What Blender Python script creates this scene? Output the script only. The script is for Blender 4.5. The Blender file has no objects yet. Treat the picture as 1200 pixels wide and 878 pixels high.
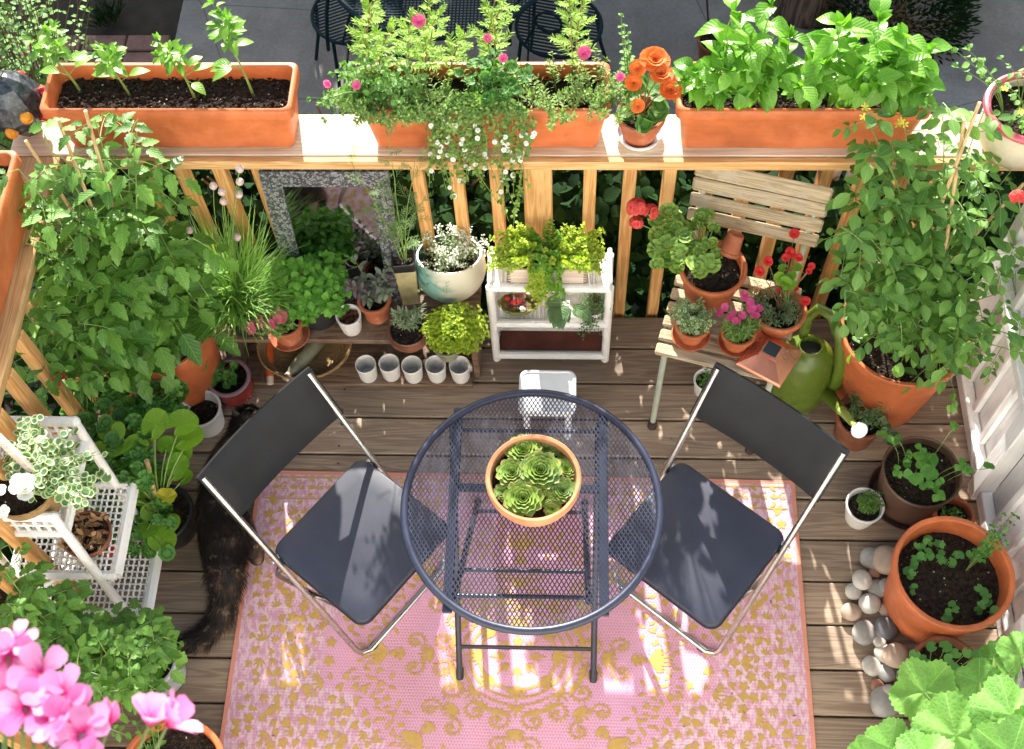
import bpy, bmesh, math, random
from math import sin, cos, pi, radians, sqrt, atan2
from mathutils import Vector as V, Matrix, Euler, noise
random.seed(7)
R = random.random
def U(a, b): return a + (b - a) * random.random()
def jit(s): return V((U(-s, s), U(-s, s), U(-s, s)))
scene = bpy.context.scene
col = scene.collection

# ------------------------------------------------------------ camera model
CF, CP, CR, CY, CH = 1424.54, 1.0729, -0.0729, -0.0938, 3.7785
_f = V((sin(CY) * cos(CP), cos(CY) * cos(CP), -sin(CP)))
_r = V((cos(CY), -sin(CY), 0)); _u = _r.cross(_f)
CAMR = cos(CR) * _r + sin(CR) * _u
CAMU = -sin(CR) * _r + cos(CR) * _u
CAMF = _f
def at(px, py, z=0.0):
    d = CAMF + (px - 600) / CF * CAMR - (py - 439) / CF * CAMU
    return V((0, 0, CH)) + d * ((z - CH) / d.z)
def aty(px, py, y):
    d = CAMF + (px - 600) / CF * CAMR - (py - 439) / CF * CAMU
    return V((0, 0, CH)) + d * (y / d.y)

# ------------------------------------------------------------ mesh builder
class MB:
    def __init__(s): s.v = []; s.f = []; s.m = []; s.uv = []
    def face(s, idx, m=0, uv=None):
        s.f.append(idx); s.m.append(m); s.uv.append(uv)
    def box(s, lo, hi, m=0, bev=0.0, rot=None, piv=None):
        lo = V(lo); hi = V(hi); c = (lo + hi) / 2; h = (hi - lo) / 2
        b = min(bev, h.x * .9, h.y * .9, h.z * .9)
        start = len(s.v); M = rot.to_3x3() if rot else None; pv = V(piv) if piv else c
        def ad(p):
            p = c + p
            if M: p = pv + M @ (p - pv)
            s.v.append(p); return len(s.v) - 1
        if b <= 0:
            q = {}
            for i in (-1, 1):
                for j in (-1, 1):
                    for k in (-1, 1): q[i, j, k] = ad(V((i * h.x, j * h.y, k * h.z)))
            for f in (((-1,-1,-1),(-1,-1,1),(-1,1,1),(-1,1,-1)), ((1,-1,-1),(1,1,-1),(1,1,1),(1,-1,1)),
                      ((-1,-1,-1),(1,-1,-1),(1,-1,1),(-1,-1,1)), ((-1,1,-1),(-1,1,1),(1,1,1),(1,1,-1)),
                      ((-1,-1,-1),(-1,1,-1),(1,1,-1),(1,-1,-1)), ((-1,-1,1),(1,-1,1),(1,1,1),(-1,1,1))):
                s.face([q[t] for t in f], m)
            return
        q = {}
        for i in (-1, 1):
            for j in (-1, 1):
                for k in (-1, 1):
                    q[i, j, k, 0] = ad(V((i * h.x, j * (h.y - b), k * (h.z - b))))
                    q[i, j, k, 1] = ad(V((i * (h.x - b), j * h.y, k * (h.z - b))))
                    q[i, j, k, 2] = ad(V((i * (h.x - b), j * (h.y - b), k * h.z)))
        def F(l, out):
            p = [s.v[t] for t in l]; n = (p[1] - p[0]).cross(p[2] - p[0])
            o = M @ V(out) if M else V(out)
            s.face(l if n.dot(o) > 0 else l[::-1], m)
        for i in (-1, 1):
            F([q[i,-1,-1,0], q[i,1,-1,0], q[i,1,1,0], q[i,-1,1,0]], (i,0,0))
            F([q[-1,i,-1,1], q[1,i,-1,1], q[1,i,1,1], q[-1,i,1,1]], (0,i,0))
            F([q[-1,-1,i,2], q[1,-1,i,2], q[1,1,i,2], q[-1,1,i,2]], (0,0,i))
            for j in (-1, 1):
                F([q[i,j,-1,0], q[i,j,1,0], q[i,j,1,1], q[i,j,-1,1]], (i,j,0))
                F([q[i,-1,j,0], q[i,1,j,0], q[i,1,j,2], q[i,-1,j,2]], (i,0,j))
                F([q[-1,i,j,1], q[1,i,j,1], q[1,i,j,2], q[-1,i,j,2]], (0,i,j))
                for k in (-1, 1):
                    F([q[i,j,k,0], q[i,j,k,1], q[i,j,k,2]], (i,j,k))
    def tube(s, pts, r, n=8, m=0, cap=True, closed=False, flat=1.0):
        pts = [V(p) for p in pts]; N = len(pts)
        rr = r if isinstance(r, (list, tuple)) else [r] * N
        d0 = (pts[1] - pts[0]).normalized()
        up = V((0, 0, 1)) if abs(d0.z) < .9 else V((1, 0, 0))
        base = len(s.v); x = None
        for i, p in enumerate(pts):
            if closed: d = pts[(i + 1) % N] - pts[i - 1]
            else: d = pts[min(i + 1, N - 1)] - pts[max(i - 1, 0)]
            if d.length < 1e-9: d = d0
            d = d.normalized()
            if x is None: x = d.cross(up).normalized()
            else:
                x = x - d * x.dot(d)
                x = x.normalized() if x.length > 1e-6 else d.orthogonal().normalized()
            y = d.cross(x)
            for k in range(n):
                a = 2 * pi * k / n
                s.v.append(p + (x * cos(a) + y * sin(a) * flat) * rr[i])
        L = N if closed else N - 1
        for i in range(L):
            a = base + i * n; b = base + ((i + 1) % N) * n
            for k in range(n):
                s.face([a + k, a + (k + 1) % n, b + (k + 1) % n, b + k], m)
        if cap and not closed:
            s.face([base + k for k in range(n)][::-1], m)
            s.face([base + (N - 1) * n + k for k in range(n)], m)
    def lathe(s, prof, n=40, m=0, c=(0, 0, 0), sq=0.0, M=None, wob=0.0):
        c = V(c); base = len(s.v)
        for i, (r, z) in enumerate(prof):
            for k in range(n):
                a = 2 * pi * k / n
                p = V((r * cos(a), r * sin(a), z))
                if wob: p += p.normalized() * wob * noise.noise(V((cos(a) * 2, sin(a) * 2, z * 9)))
                if M: p = M @ p
                s.v.append(c + p)
        for i in range(len(prof) - 1):
            mm = m[i] if isinstance(m, (list, tuple)) else m
            for k in range(n):
                a = base + i * n; b = a + n
                s.face([a + k, a + (k + 1) % n, b + (k + 1) % n, b + k], mm)
    def grid(s, fn, nu, nv, m=0, uv=True):
        base = len(s.v)
        for j in range(nv + 1):
            for i in range(nu + 1): s.v.append(V(fn(i / nu, j / nv)))
        for j in range(nv):
            for i in range(nu):
                a = base + j * (nu + 1) + i
                t = [(i / nu, j / nv), ((i + 1) / nu, j / nv), ((i + 1) / nu, (j + 1) / nv), (i / nu, (j + 1) / nv)]
                s.face([a, a + 1, a + nu + 2, a + nu + 1], m, t if uv else None)
    def ball(s, c, rad, n=10, m=0, M=None):
        c = V(c); rad = V(rad) if hasattr(rad, '__len__') else V((rad,) * 3); base = len(s.v); h = n // 2
        for j in range(h + 1):
            t = pi * j / h
            for i in range(n):
                a = 2 * pi * i / n
                p = V((rad.x * sin(t) * cos(a), rad.y * sin(t) * sin(a), rad.z * cos(t)))
                s.v.append(c + (M @ p if M else p))
        for j in range(h):
            for i in range(n):
                a = base + j * n + i; b = base + j * n + (i + 1) % n
                s.face([a, a + n, b + n, b], m)

import numpy as np
def pieces(mb):
    n = len(mb.v); pa = list(range(n))
    def fd(x):
        while pa[x] != x: pa[x] = pa[pa[x]]; x = pa[x]
        return x
    for f in mb.f:
        a = fd(f[0])
        for q in f[1:]: pa[fd(q)] = a
    root = {}; isl = [root.setdefault(fd(i), len(root)) for i in range(n)]
    used = set(isl[f[0]] for f in mb.f); k = len(root)
    P_ = np.array([tuple(p) for p in mb.v]); I = np.array(isl)
    lo = np.full((k, 3), np.inf); hi = np.full((k, 3), -np.inf); np.minimum.at(lo, I, P_); np.maximum.at(hi, I, P_)
    if k > 2500: return 1, None
    size = (hi - lo).max(axis=1); gap = np.maximum(0, np.maximum(lo[:, None] - hi[None], lo[None] - hi[:, None]))
    near = np.sqrt((gap ** 2).sum(axis=2)) <= np.maximum(.019, .48 * np.maximum(size[:, None], size[None]))
    lab = -np.ones(k, int); c = 0
    for s in range(k):
        if lab[s] >= 0: continue
        st = [s]; lab[s] = c
        while st:
            x = st.pop()
            for y in np.nonzero(near[x] & (lab < 0))[0]: lab[y] = c; st.append(y)
        c += 1
    return c, lab[I]
ONE = {'stems': 'stem', 'flowers': 'flower', 'pink_flowers': 'pink_flower', 'red_flowers': 'red_flower', 'yellow_flowers': 'yellow_flower', 'white_flowers': 'white_flower', 'coral_flowers': 'coral_flower', 'cream_flowers': 'cream_flower', 'seed_heads': 'seed_head', 'yellow_leaves': 'yellow_leaf', 'rubber_foot': 'rubber_foot', 'foot_cap': 'foot_cap', 'glove': 'glove', 'white_flower': 'white_flower'}
def part(name, mb, mats, parent=None, smooth=True, loc=None, ang=40):
    if name in ONE and len(mb.v) < 9000:
        c, lab = pieces(mb)
        if 1 < c <= 60:
            out = None
            for q in range(c):
                m2 = MB(); ix = {}
                for f, mm, u in zip(mb.f, mb.m, mb.uv):
                    if lab[f[0]] == q:
                        for i in f:
                            if i not in ix: ix[i] = len(m2.v); m2.v.append(mb.v[i])
                        m2.face([ix[i] for i in f], mm, u)
                out = part_(ONE[name], m2, mats, parent, smooth, loc, ang)
            return out
        name = ONE[name] if c == 1 else name
    return part_(name, mb, mats, parent, smooth, loc, ang)
def part_(name, mb, mats, parent=None, smooth=True, loc=None, ang=40):
    me = bpy.data.meshes.new(name)
    me.from_pydata([tuple(p) for p in mb.v], [], mb.f)
    for m in (mats if isinstance(mats, (list, tuple)) else [mats]): me.materials.append(m)
    me.polygons.foreach_set('material_index', mb.m)
    if any(u is not None for u in mb.uv):
        l = me.uv_layers.new(name='UVMap'); data = []
        for f, u in zip(mb.f, mb.uv):
            if u is None: data += [0.5, 0.5] * len(f)
            else:
                for t in u: data += [t[0], t[1]]
        l.data.foreach_set('uv', data)
    if smooth:
        me.polygons.foreach_set('use_smooth', [True] * len(mb.f))
        if ang:
            me.set_sharp_from_angle(angle=radians(ang))
    me.update()
    o = bpy.data.objects.new(name, me); col.objects.link(o)
    if parent: o.parent = parent
    if loc is not None: o.location = loc
    return o
def thing(name, label, cat, loc=(0, 0, 0), rz=0.0, group=None, rot=None):
    o = bpy.data.objects.new(name, None); col.objects.link(o); o.empty_display_size = .05
    o.location = loc; o.rotation_euler = rot if rot else (0, 0, rz)
    o['label'] = label; o['category'] = cat
    if group: o['group'] = group
    return o
def tag(o, label, cat, group=None):
    o['label'] = label; o['category'] = cat
    if group: o['group'] = group
    return o
def struct(name, mb, mats, smooth=False):
    o = part(name, mb, mats, None, smooth); o['kind'] = 'structure'; o['label'] = name.replace('_', ' '); return o
def copy_tree(o, parent=None):
    c = o.copy(); col.objects.link(c); c.parent = parent
    for ch in o.children: copy_tree(ch, c)
    return c

# ------------------------------------------------------------ leaves
OV = [(0, .10), (.12, .55), (.3, .95), (.5, 1.0), (.7, .78), (.88, .38), (1, 0)]
LAN = [(0, .2), (.25, .8), (.5, 1.0), (.75, .7), (1, 0)]
TOM = [(0, .10), (.1, .7), (.22, .85), (.27, .62), (.4, 1.0), (.5, .9), (.55, .66), (.68, .72), (.75, .46), (.87, .36), (1, 0)]
SM = [(0, .25), (.45, 1.0), (1, 0)]
def leaf(mb, p, d, n, L, W, prof=OV, curl=.3, fold=.25, m=0, wav=0.0):
    d = d.normalized(); s = d.cross(n)
    if s.length < 1e-4: s = d.orthogonal()
    s.normalize(); n = s.cross(d)
    b = len(mb.v); W = W / 2; ph = R() * 6
    for (t, w) in prof:
        c = p + d * (L * t * (1 - .25 * curl * t)) - n * (curl * L * t * t * .6)
        a = w * W
        up = n * (fold * a)
        wv = n * (wav * W * sin(t * 9 + ph))
        mb.v.append(c + s * a + up + wv); mb.v.append(c); mb.v.append(c - s * a + up - wv)
    for i in range(len(prof) - 1):
        a = b + 3 * i; t0 = prof[i][0]; t1 = prof[i + 1][0]
        w0 = prof[i][1] * .5; w1 = prof[i + 1][1] * .5
        mb.face([a + 1, a, a + 3, a + 4], m, [(.5, t0), (.5 + w0, t0), (.5 + w1, t1), (.5, t1)])
        mb.face([a + 2, a + 1, a + 4, a + 5], m, [(.5 - w0, t0), (.5, t0), (.5, t1), (.5 - w1, t1)])
def rleaf(mb, c, n, rad, seg=20, scal=7, amp=.06, cup=.25, m=0, notch=True, lob=0, ripple=0.0, rings=(.35, .75, 1.0), d=None, serr=0):
    n = n.normalized(); x = d - n * d.dot(n) if d is not None else jit(1) ; x = (x - n * x.dot(n)).normalized(); y = n.cross(x)
    b = len(mb.v); mb.v.append(c - n * 0.0); ph = R() * 6
    for ri, q in enumerate(rings):
        for k in range(seg):
            a = 2 * pi * k / seg
            rr = rad * q * (1 + (amp * abs(sin(a * scal / 2)) - amp / 2) * q)
            if lob: rr *= 1 - lob * q * (.5 - .5 * cos(a * 5)) ** 2
            if serr: rr *= 1 + serr * q * (1 if k % 2 else -1)
            if notch:
                da = abs(((a - pi + pi) % (2 * pi)) - pi)
                if da < .32: rr *= 1 - (.55 if q > .5 else .3) * (1 - da / .32)
            z = cup * rad * q * q + ripple * rad * q * sin(a * scal + ph)
            mb.v.append(c + x * (-rr * cos(a)) + y * (rr * sin(a)) + n * z)
    for k in range(seg):
        k2 = (k + 1) % seg; a0 = k / seg; a1 = (k + 1) / seg
        mb.face([b, b + 1 + k, b + 1 + k2], m, [(a0, 0), (a0, rings[0]), (a1, rings[0])])
        for ri in range(len(rings) - 1):
            q = b + 1 + ri * seg
            mb.face([q + k, q + seg + k, q + seg + k2, q + k2], m, [(a0, rings[ri]), (a0, rings[ri + 1]), (a1, rings[ri + 1]), (a1, rings[ri])])
def bez(p0, p1, up, n=8, w=0.0, lean=None):
    d = p1 - p0; c = p0 + V((d.x * .25, d.y * .25, d.z * .5 + up)); out = []
    ph = jit(1)
    for i in range(n + 1):
        t = i / n
        q = p0 * (1 - t) ** 2 + c * (2 * t * (1 - t)) + p1 * t * t
        if w: q = q + V((noise.noise(ph + q * 9), noise.noise(ph * 2 + q * 9), 0)) * w * t
        out.append(q)
    return out
def along(pts, t):
    f = t * (len(pts) - 1); i = min(int(f), len(pts) - 2); k = f - i
    return pts[i].lerp(pts[i + 1], k), (pts[i + 1] - pts[i]).normalized()
UP = V((0, 0, 1))
def stem_plant(sm, lm, p0, p1, r=.002, up=.05, nodes=8, L=.05, W=.03, prof=OV, kind='opp', t0=.2, curl=.3, fold=.25, dr=.35, shrink=.5, w=.01, wav=0, rise=.35):
    pts = bez(p0, p1, up, 8, w)
    sm.tube(pts, [r * (1 - .6 * i / 8) for i in range(9)], 4, 0, cap=False)
    a = R() * 6.28
    for i in range(nodes):
        t = t0 + (1 - t0) * (i / max(1, nodes - 1))
        p, d = along(pts, min(t, .999))
        k = 1 - shrink * t
        x = d.orthogonal().normalized(); y = d.cross(x)
        if kind in ('opp', 'alt'):
            for q in ((0, pi) if kind == 'opp' else (0,)):
                ang = a + q + U(-.3, .3)
                o = (x * cos(ang) + y * sin(ang))
                o = (o + d * rise + V((0, 0, U(-dr, dr)))).normalized()
                nn = (UP * 1.2 + d * .4 + jit(.35)).normalized()
                s = U(.75, 1.15) * k
                leaf(lm, p + o * L * .1, o, nn, L * s, W * s, prof, curl * U(.4, 1.4), fold, 0, wav)
            a += 1.57 if kind == 'opp' else 2.4
        elif kind == 'tom':
            ang = a; o = (x * cos(ang) + y * sin(ang)); o = (o + V((0, 0, U(-.1, .35)))).normalized()
            compound(sm, lm, p, o, L * U(.75, 1.15) * k, W)
            a += 2.4
        if i == nodes - 1 and kind in ('opp', 'alt'):
            for q in range(3):
                o = (d + jit(.7)).normalized(); leaf(lm, p, o, (UP + jit(.5)).normalized(), L * .45, W * .4, prof, .1, .4)
def compound(sm, lm, p, d, L, W, n=2, prof=TOM, wr=.55):
    """a tomato leaf: rachis of length L with leaflets of relative width W"""
    droop = U(.15, .5); s = d.cross(UP)
    if s.length < .01: s = V((1, 0, 0))
    s.normalize(); pts = []
    for i in range(6):
        t = i / 5; pts.append(p + d * L * t - UP * droop * L * t * t)
    sm.tube(pts, [.0016 * (1 - .5 * i / 5) for i in range(6)], 3, 0, cap=False)
    for t, k in (((.42, .42), (.68, .55)) if n == 2 else ((.3, .3), (.52, .42), (.74, .5))):
        q, dd = along(pts, t)
        for sg in (-1, 1):
            o = (s * sg + dd * .45 + jit(.2)).normalized()
            leaf(lm, q + o * L * .06, o, (UP + s * sg * .2 + jit(.3)).normalized(), L * k * U(.85, 1.15), L * k * wr * W, prof, U(.1, .6), .3)
    q, dd = along(pts, .98)
    leaf(lm, q, dd, (UP + jit(.2)).normalized(), L * .62, L * .62 * wr * W, prof, U(.1, .6), .3)
def flower(mb, c, n, rad, pet=5, w=.9, cup=.25, m=0, mc=None, layers=1, prof=None):
    n = n.normalized(); x = n.orthogonal().normalized(); y = n.cross(x); a0 = R() * 6
    for l in range(layers):
        rr = rad * (1 - l * .75 / max(1, layers)); cc = cup + l * .5
        for k in range(pet):
            a = a0 + l * .5 + 2 * pi * k / pet
            o = (x * cos(a) + y * sin(a) + n * cc).normalized()
            leaf(mb, c, o, (n - o * .3 + jit(.12)).normalized(), rr, rr * w, prof or [(0, .25), (.45, .8), (.8, 1.0), (1, .45)], .1 + .2 * R(), .15, m)
    if mc is not None: mb.ball(c + n * rad * .06, rad * .14, 6, mc)
# ------------------------------------------------------------ materials
def hexc(r, g, b): return (r, g, b, 1)
class T:
    """small helper to write node trees as expressions"""
    def __init__(s, name):
        s.mat = bpy.data.materials.new(name); s.mat.use_nodes = True
        s.nt = s.mat.node_tree; s.nt.nodes.clear()
        s.out = s.nt.nodes.new('ShaderNodeOutputMaterial')
        s.b = s.nt.nodes.new('ShaderNodeBsdfPrincipled'); s.link(s.b.outputs[0], s.out.inputs[0])
    def n(s, t, **k):
        o = s.nt.nodes.new('ShaderNode' + t)
        for a, b in k.items(): setattr(o, a, b)
        return o
    def link(s, a, b): s.nt.links.new(a, b)
    def put(s, sock, v):
        if isinstance(v, bpy.types.NodeSocket): s.link(v, sock)
        elif isinstance(v, (tuple, list)): sock.default_value = v if len(v) == len(sock.default_value) else tuple(v) + (1,)
        else: sock.default_value = v
    def m(s, op, a, b=None, c=None, clamp=False):
        o = s.n('Math', operation=op, use_clamp=clamp); s.put(o.inputs[0], a)
        if b is not None: s.put(o.inputs[1], b)
        if c is not None: s.put(o.inputs[2], c)
        return o.outputs[0]
    def step(s, x, a, b): # smooth ramp from 0 at a to 1 at b
        o = s.n('MapRange'); o.interpolation_type = 'SMOOTHSTEP'; s.put(o.inputs[0], x); s.put(o.inputs[1], a); s.put(o.inputs[2], b); return o.outputs[0]
    def obj(s): return s.n('TexCoord').outputs['Object']
    def uv(s): return s.n('TexCoord').outputs['UV']
    def map(s, v, sc=(1, 1, 1), loc=(0, 0, 0), rot=(0, 0, 0)):
        o = s.n('Mapping'); s.link(v, o.inputs[0]); o.inputs['Scale'].default_value = sc; o.inputs['Location'].default_value = loc; o.inputs['Rotation'].default_value = rot; return o.outputs[0]
    def noise(s, v, sc=5, det=4, rough=.6, dist=0):
        o = s.n('TexNoise'); s.link(v, o.inputs['Vector']); s.put(o.inputs['Scale'], sc); o.inputs['Detail'].default_value = det; o.inputs['Roughness'].default_value = rough; o.inputs['Distortion'].default_value = dist; return o.outputs[0]
    def vor(s, v, sc=5, feat='F1', out=0, rnd=1.0):
        o = s.n('TexVoronoi', feature=feat); s.link(v, o.inputs['Vector']); o.inputs['Scale'].default_value = sc; o.inputs['Randomness'].default_value = rnd; return o.outputs[out]
    def mix(s, f, a, b):
        o = s.n('Mix', data_type='RGBA'); s.put(o.inputs[0], f); s.put(o.inputs[6], a); s.put(o.inputs[7], b); return o.outputs[2]
    def mul(s, a, b, f=1.0):
        o = s.n('Mix', data_type='RGBA', blend_type='MULTIPLY'); s.put(o.inputs[0], f); s.put(o.inputs[6], a); s.put(o.inputs[7], b); return o.outputs[2]
    def xyz(s, v):
        o = s.n('SeparateXYZ'); s.link(v, o.inputs[0]); return o.outputs
    def comb(s, x, y, z):
        o = s.n('CombineXYZ'); s.put(o.inputs[0], x); s.put(o.inputs[1], y); s.put(o.inputs[2], z); return o.outputs[0]
    def isl(s): return s.n('NewGeometry').outputs['Random Per Island']
    def bump(s, h, st=.3, d=.01):
        o = s.n('Bump'); s.put(o.inputs['Height'], h); o.inputs['Strength'].default_value = st; o.inputs['Distance'].default_value = d; s.link(o.outputs[0], s.b.inputs['Normal']); return o
    def fin(s, c, rough=.6, metal=0.0, spec=.5):
        s.put(s.b.inputs['Base Color'], c); s.put(s.b.inputs['Roughness'], rough); s.put(s.b.inputs['Metallic'], metal); s.b.inputs['Specular IOR Level'].default_value = spec
        return s.mat
def plain(name, c, rough=.6, metal=0.0, var=.18, sc=14, bump=.1, spec=.5, dirt=None, bsc=60):
    t = T(name); o = t.obj(); n = t.noise(o, sc, 5)
    a = tuple(x * (1 - var) for x in c[:3]); b = tuple(min(1, x * (1 + var)) for x in c[:3])
    cc = t.mix(t.step(n, .3, .7), a, b)
    if dirt: cc = t.mix(t.m('MULTIPLY', t.step(t.noise(o, sc * .6, 6, .7), .52, .72), .75), cc, dirt)
    if bump: t.bump(t.noise(o, bsc, 3), bump, .004)
    return t.fin(cc, t.m('ADD', t.m('MULTIPLY', n, .15), rough - .07), metal, spec)
def wood(name, c1, c2, axis='x', rough=.65, knots=True, gsc=1.0, gap=None, wear=None, bstr=.25):
    t = T(name); o = t.obj(); r = t.isl()
    off = t.comb(t.m('MULTIPLY', r, 37.0), t.m('MULTIPLY', r, 17.0), t.m('MULTIPLY', r, 23.0))
    va = t.n('VectorMath', operation='ADD'); t.link(o, va.inputs[0]); t.link(off, va.inputs[1]); v = va.outputs[0]
    s = {'x': (1.2, 26, 26), 'y': (26, 1.2, 26), 'z': (26, 26, 1.2)}[axis]
    s = tuple(k * gsc for k in s)
    sf = tuple(k * 4 for k in s)
    n1 = t.noise(t.map(v, s), 1, 3, .5, 1.2); n2 = t.noise(t.map(v, sf), 1, 4, .7)
    rings = t.m('MULTIPLY', t.m('ADD', t.m('SINE', t.m('MULTIPLY', n1, 34.0)), 1.0), .5)
    g = t.m('ADD', t.m('MULTIPLY', rings, .45), t.m('MULTIPLY', n2, .65))
    cc = t.mix(t.step(g, .2, .95), c1, c2)
    ton = t.m('ADD', t.m('MULTIPLY', r, .5), .75)
    cc = t.mul(cc, t.comb(ton, ton, ton))
    if knots:
        k = t.vor(t.map(v, {'x': (.9, 5, 5), 'y': (5, .9, 5), 'z': (5, 5, .9)}[axis]), 1.6)
        cc = t.mix(t.m('MULTIPLY', t.step(k, .085, .03), .7), cc, tuple(x * .35 for x in c1[:3]))
    big = t.noise(v, 2.3, 3)
    cc = t.mul(cc, t.mix(t.step(big, .3, .7), (.78, .78, .78), (1.12, 1.1, 1.08)))
    if wear: cc = t.mix(t.step(t.noise(v, 9, 6, .75), .5, .62), cc, wear)
    t.bump(g, bstr, .003)
    return t.fin(cc, rough, 0, .35)
def leafm(name, dark, light, vein=.35, rough=.38, tr=.3, spots=0, radial=False, zone=None, edge=None, veincol=None, bstr=.35):
    t = T(name); o = t.obj(); u = t.xyz(t.uv()); r = t.isl()
    n = t.noise(o, 22, 3); f = t.m('ADD', t.m('MULTIPLY', r, .7), t.m('MULTIPLY', n, .45))
    cc = t.mix(t.step(f, .15, .95), dark, light)
    vc = veincol or tuple(min(1, x * 1.9 + .02) for x in light[:3])
    if not radial:
        au = t.m('ABSOLUTE', t.m('SUBTRACT', u[0], .5))
        mid = t.step(au, .035, .012)
        sv = t.m('SINE', t.m('SUBTRACT', t.m('MULTIPLY', u[1], 42.0), t.m('MULTIPLY', au, 34.0)))
        side = t.step(sv, .72, 1.0)
        vv = t.m('MAXIMUM', mid, t.m('MULTIPLY', side, .55)); h = t.m('MULTIPLY', sv, .5)
        rad = au
    else:
        an = t.m('SINE', t.m('MULTIPLY', t.m('ADD', u[0], .05 if name == 'squash_leaf' else 0.0), 2 * pi * (5.0 if name == 'squash_leaf' else 7.0))); w = t.m('SUBTRACT', 1.0, t.m('MULTIPLY', u[1], .06))
        vv = t.step(an, .93, 1.0); sv = t.m('SINE', t.m('ADD', t.m('MULTIPLY', u[1], 30.0), t.m('MULTIPLY', t.m('ABSOLUTE', an), 4.0 if name != 'squash_leaf' else 14.0)))
        vv = t.m('MAXIMUM', vv, t.m('MULTIPLY', t.step(sv, .85, 1.0), .3 if name != 'squash_leaf' else .08)); h = t.m('MULTIPLY', sv, .4)
        if name == 'squash_leaf':
            ve = t.vor(o, 75, 'DISTANCE_TO_EDGE'); vv = t.m('MAXIMUM', t.step(an, .985, 1.0), t.m('MULTIPLY', t.step(ve, .07, .02), .45)); h = t.m('MULTIPLY', ve, 2.5)
            cc = t.mul(cc, t.mix(t.step(t.noise(o, 14, 3), .35, .7), (.82, .85, .8), (1.1, 1.1, 1.05)))
        if zone: cc = t.mix(t.m('MULTIPLY', t.m('MULTIPLY', t.step(u[1], .38, .5), t.step(u[1], .78, .62)), .8), cc, zone)
    cc = t.mix(t.m('MULTIPLY', vv, vein), cc, vc)
    if edge:
        if radial: e = t.step(t.m('ADD', u[1], t.m('MULTIPLY', n, .3)), .78, .95)
        else: e = t.step(t.m('ADD', au, t.m('MULTIPLY', n, .2)), .3, .4)
        cc = t.mix(e, cc, edge)
    if name.startswith('succulent'): cc = t.mix(t.step(u[1], .84, .98), cc, (.30, .17, .05)); cc = t.mix(t.m('MULTIPLY', t.step(t.noise(o, 9, 2), .45, .62), .55), cc, (.13, .23, .09))
    t.bump(h, bstr, .0015)
    t.fin(cc, t.m('ADD', rough, t.m('MULTIPLY', r, .15)), 0, .1 if rough > .85 else .45)
    tl = t.n('BsdfTranslucent'); t.link(t.mul(cc, (1.3, 1.6, .45, 1)), tl.inputs[0])
    ms = t.n('MixShader'); ms.inputs[0].default_value = tr; t.link(t.b.outputs[0], ms.inputs[1]); t.link(tl.outputs[0], ms.inputs[2]); t.link(ms.outputs[0], t.out.inputs[0])
    return t.mat
def petalm(name, c, c2, tr=.35, cen=None):
    t = T(name); u = t.xyz(t.uv()); r = t.isl()
    cc = t.mix(t.m('MULTIPLY', t.m('ADD', t.m('MULTIPLY', r, .6), t.m('MULTIPLY', t.noise(t.obj(), 60, 2), .5)), 1.0), c, c2)
    if cen:
        st = t.noise(t.comb(t.m('MULTIPLY', u[0], 14.0), t.m('MULTIPLY', u[1], 1.5), t.m('MULTIPLY', r, 30.0)), 1, 2)
        cc = t.mix(t.step(t.m('ADD', u[1], t.m('MULTIPLY', st, -.7)), .22, -.3), cc, cen)
    t.fin(cc, .55, 0, .3)
    tl = t.n('BsdfTranslucent'); t.link(cc, tl.inputs[0])
    ms = t.n('MixShader'); ms.inputs[0].default_value = tr; t.link(t.b.outputs[0], ms.inputs[1]); t.link(tl.outputs[0], ms.inputs[2]); t.link(ms.outputs[0], t.out.inputs[0])
    return t.mat
def soilm():
    t = T('potting_soil'); o = t.obj(); n = t.noise(o, 70, 6, .75); v = t.vor(o, 130)
    cc = t.mix(t.step(n, .35, .75), (.014, .010, .008), (.075, .05, .034))
    t.bump(t.m('ADD', n, v), .9, .01); return t.fin(cc, .95, 0, .2)
def clay(name, c, pale=(.62, .45, .36), amt=.4, rough=.75):
    t = T(name); o = t.obj(); z = t.xyz(o)[2]
    n = t.noise(o, 9, 6, .65); st = t.noise(t.map(o, (6, 6, 60)), 1, 3)
    cc = t.mix(t.step(n, .3, .7), tuple(x * .8 for x in c), tuple(x * 1.15 for x in c))
    cc = t.mix(t.m('MULTIPLY', t.step(t.noise(o, 17, 6, .75), .5, .75), amt), cc, pale)
    cc = t.mul(cc, t.mix(st, (.88, .88, .88), (1.1, 1.1, 1.1)))
    cc = t.mul(cc, t.mix(t.step(t.noise(o, 3.5, 4, .6), .35, .65), (.80, .78, .76), (1.06, 1.06, 1.06)))
    if rough > .5: cc = t.mix(t.m('MULTIPLY', t.step(t.noise(o, 30, 6, .8), .60, .70), .55), cc, (.10, .07, .05))
    t.bump(t.m('ADD', st, t.noise(o, 120, 2)), .15, .003); return t.fin(cc, rough, 0, .3)

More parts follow.
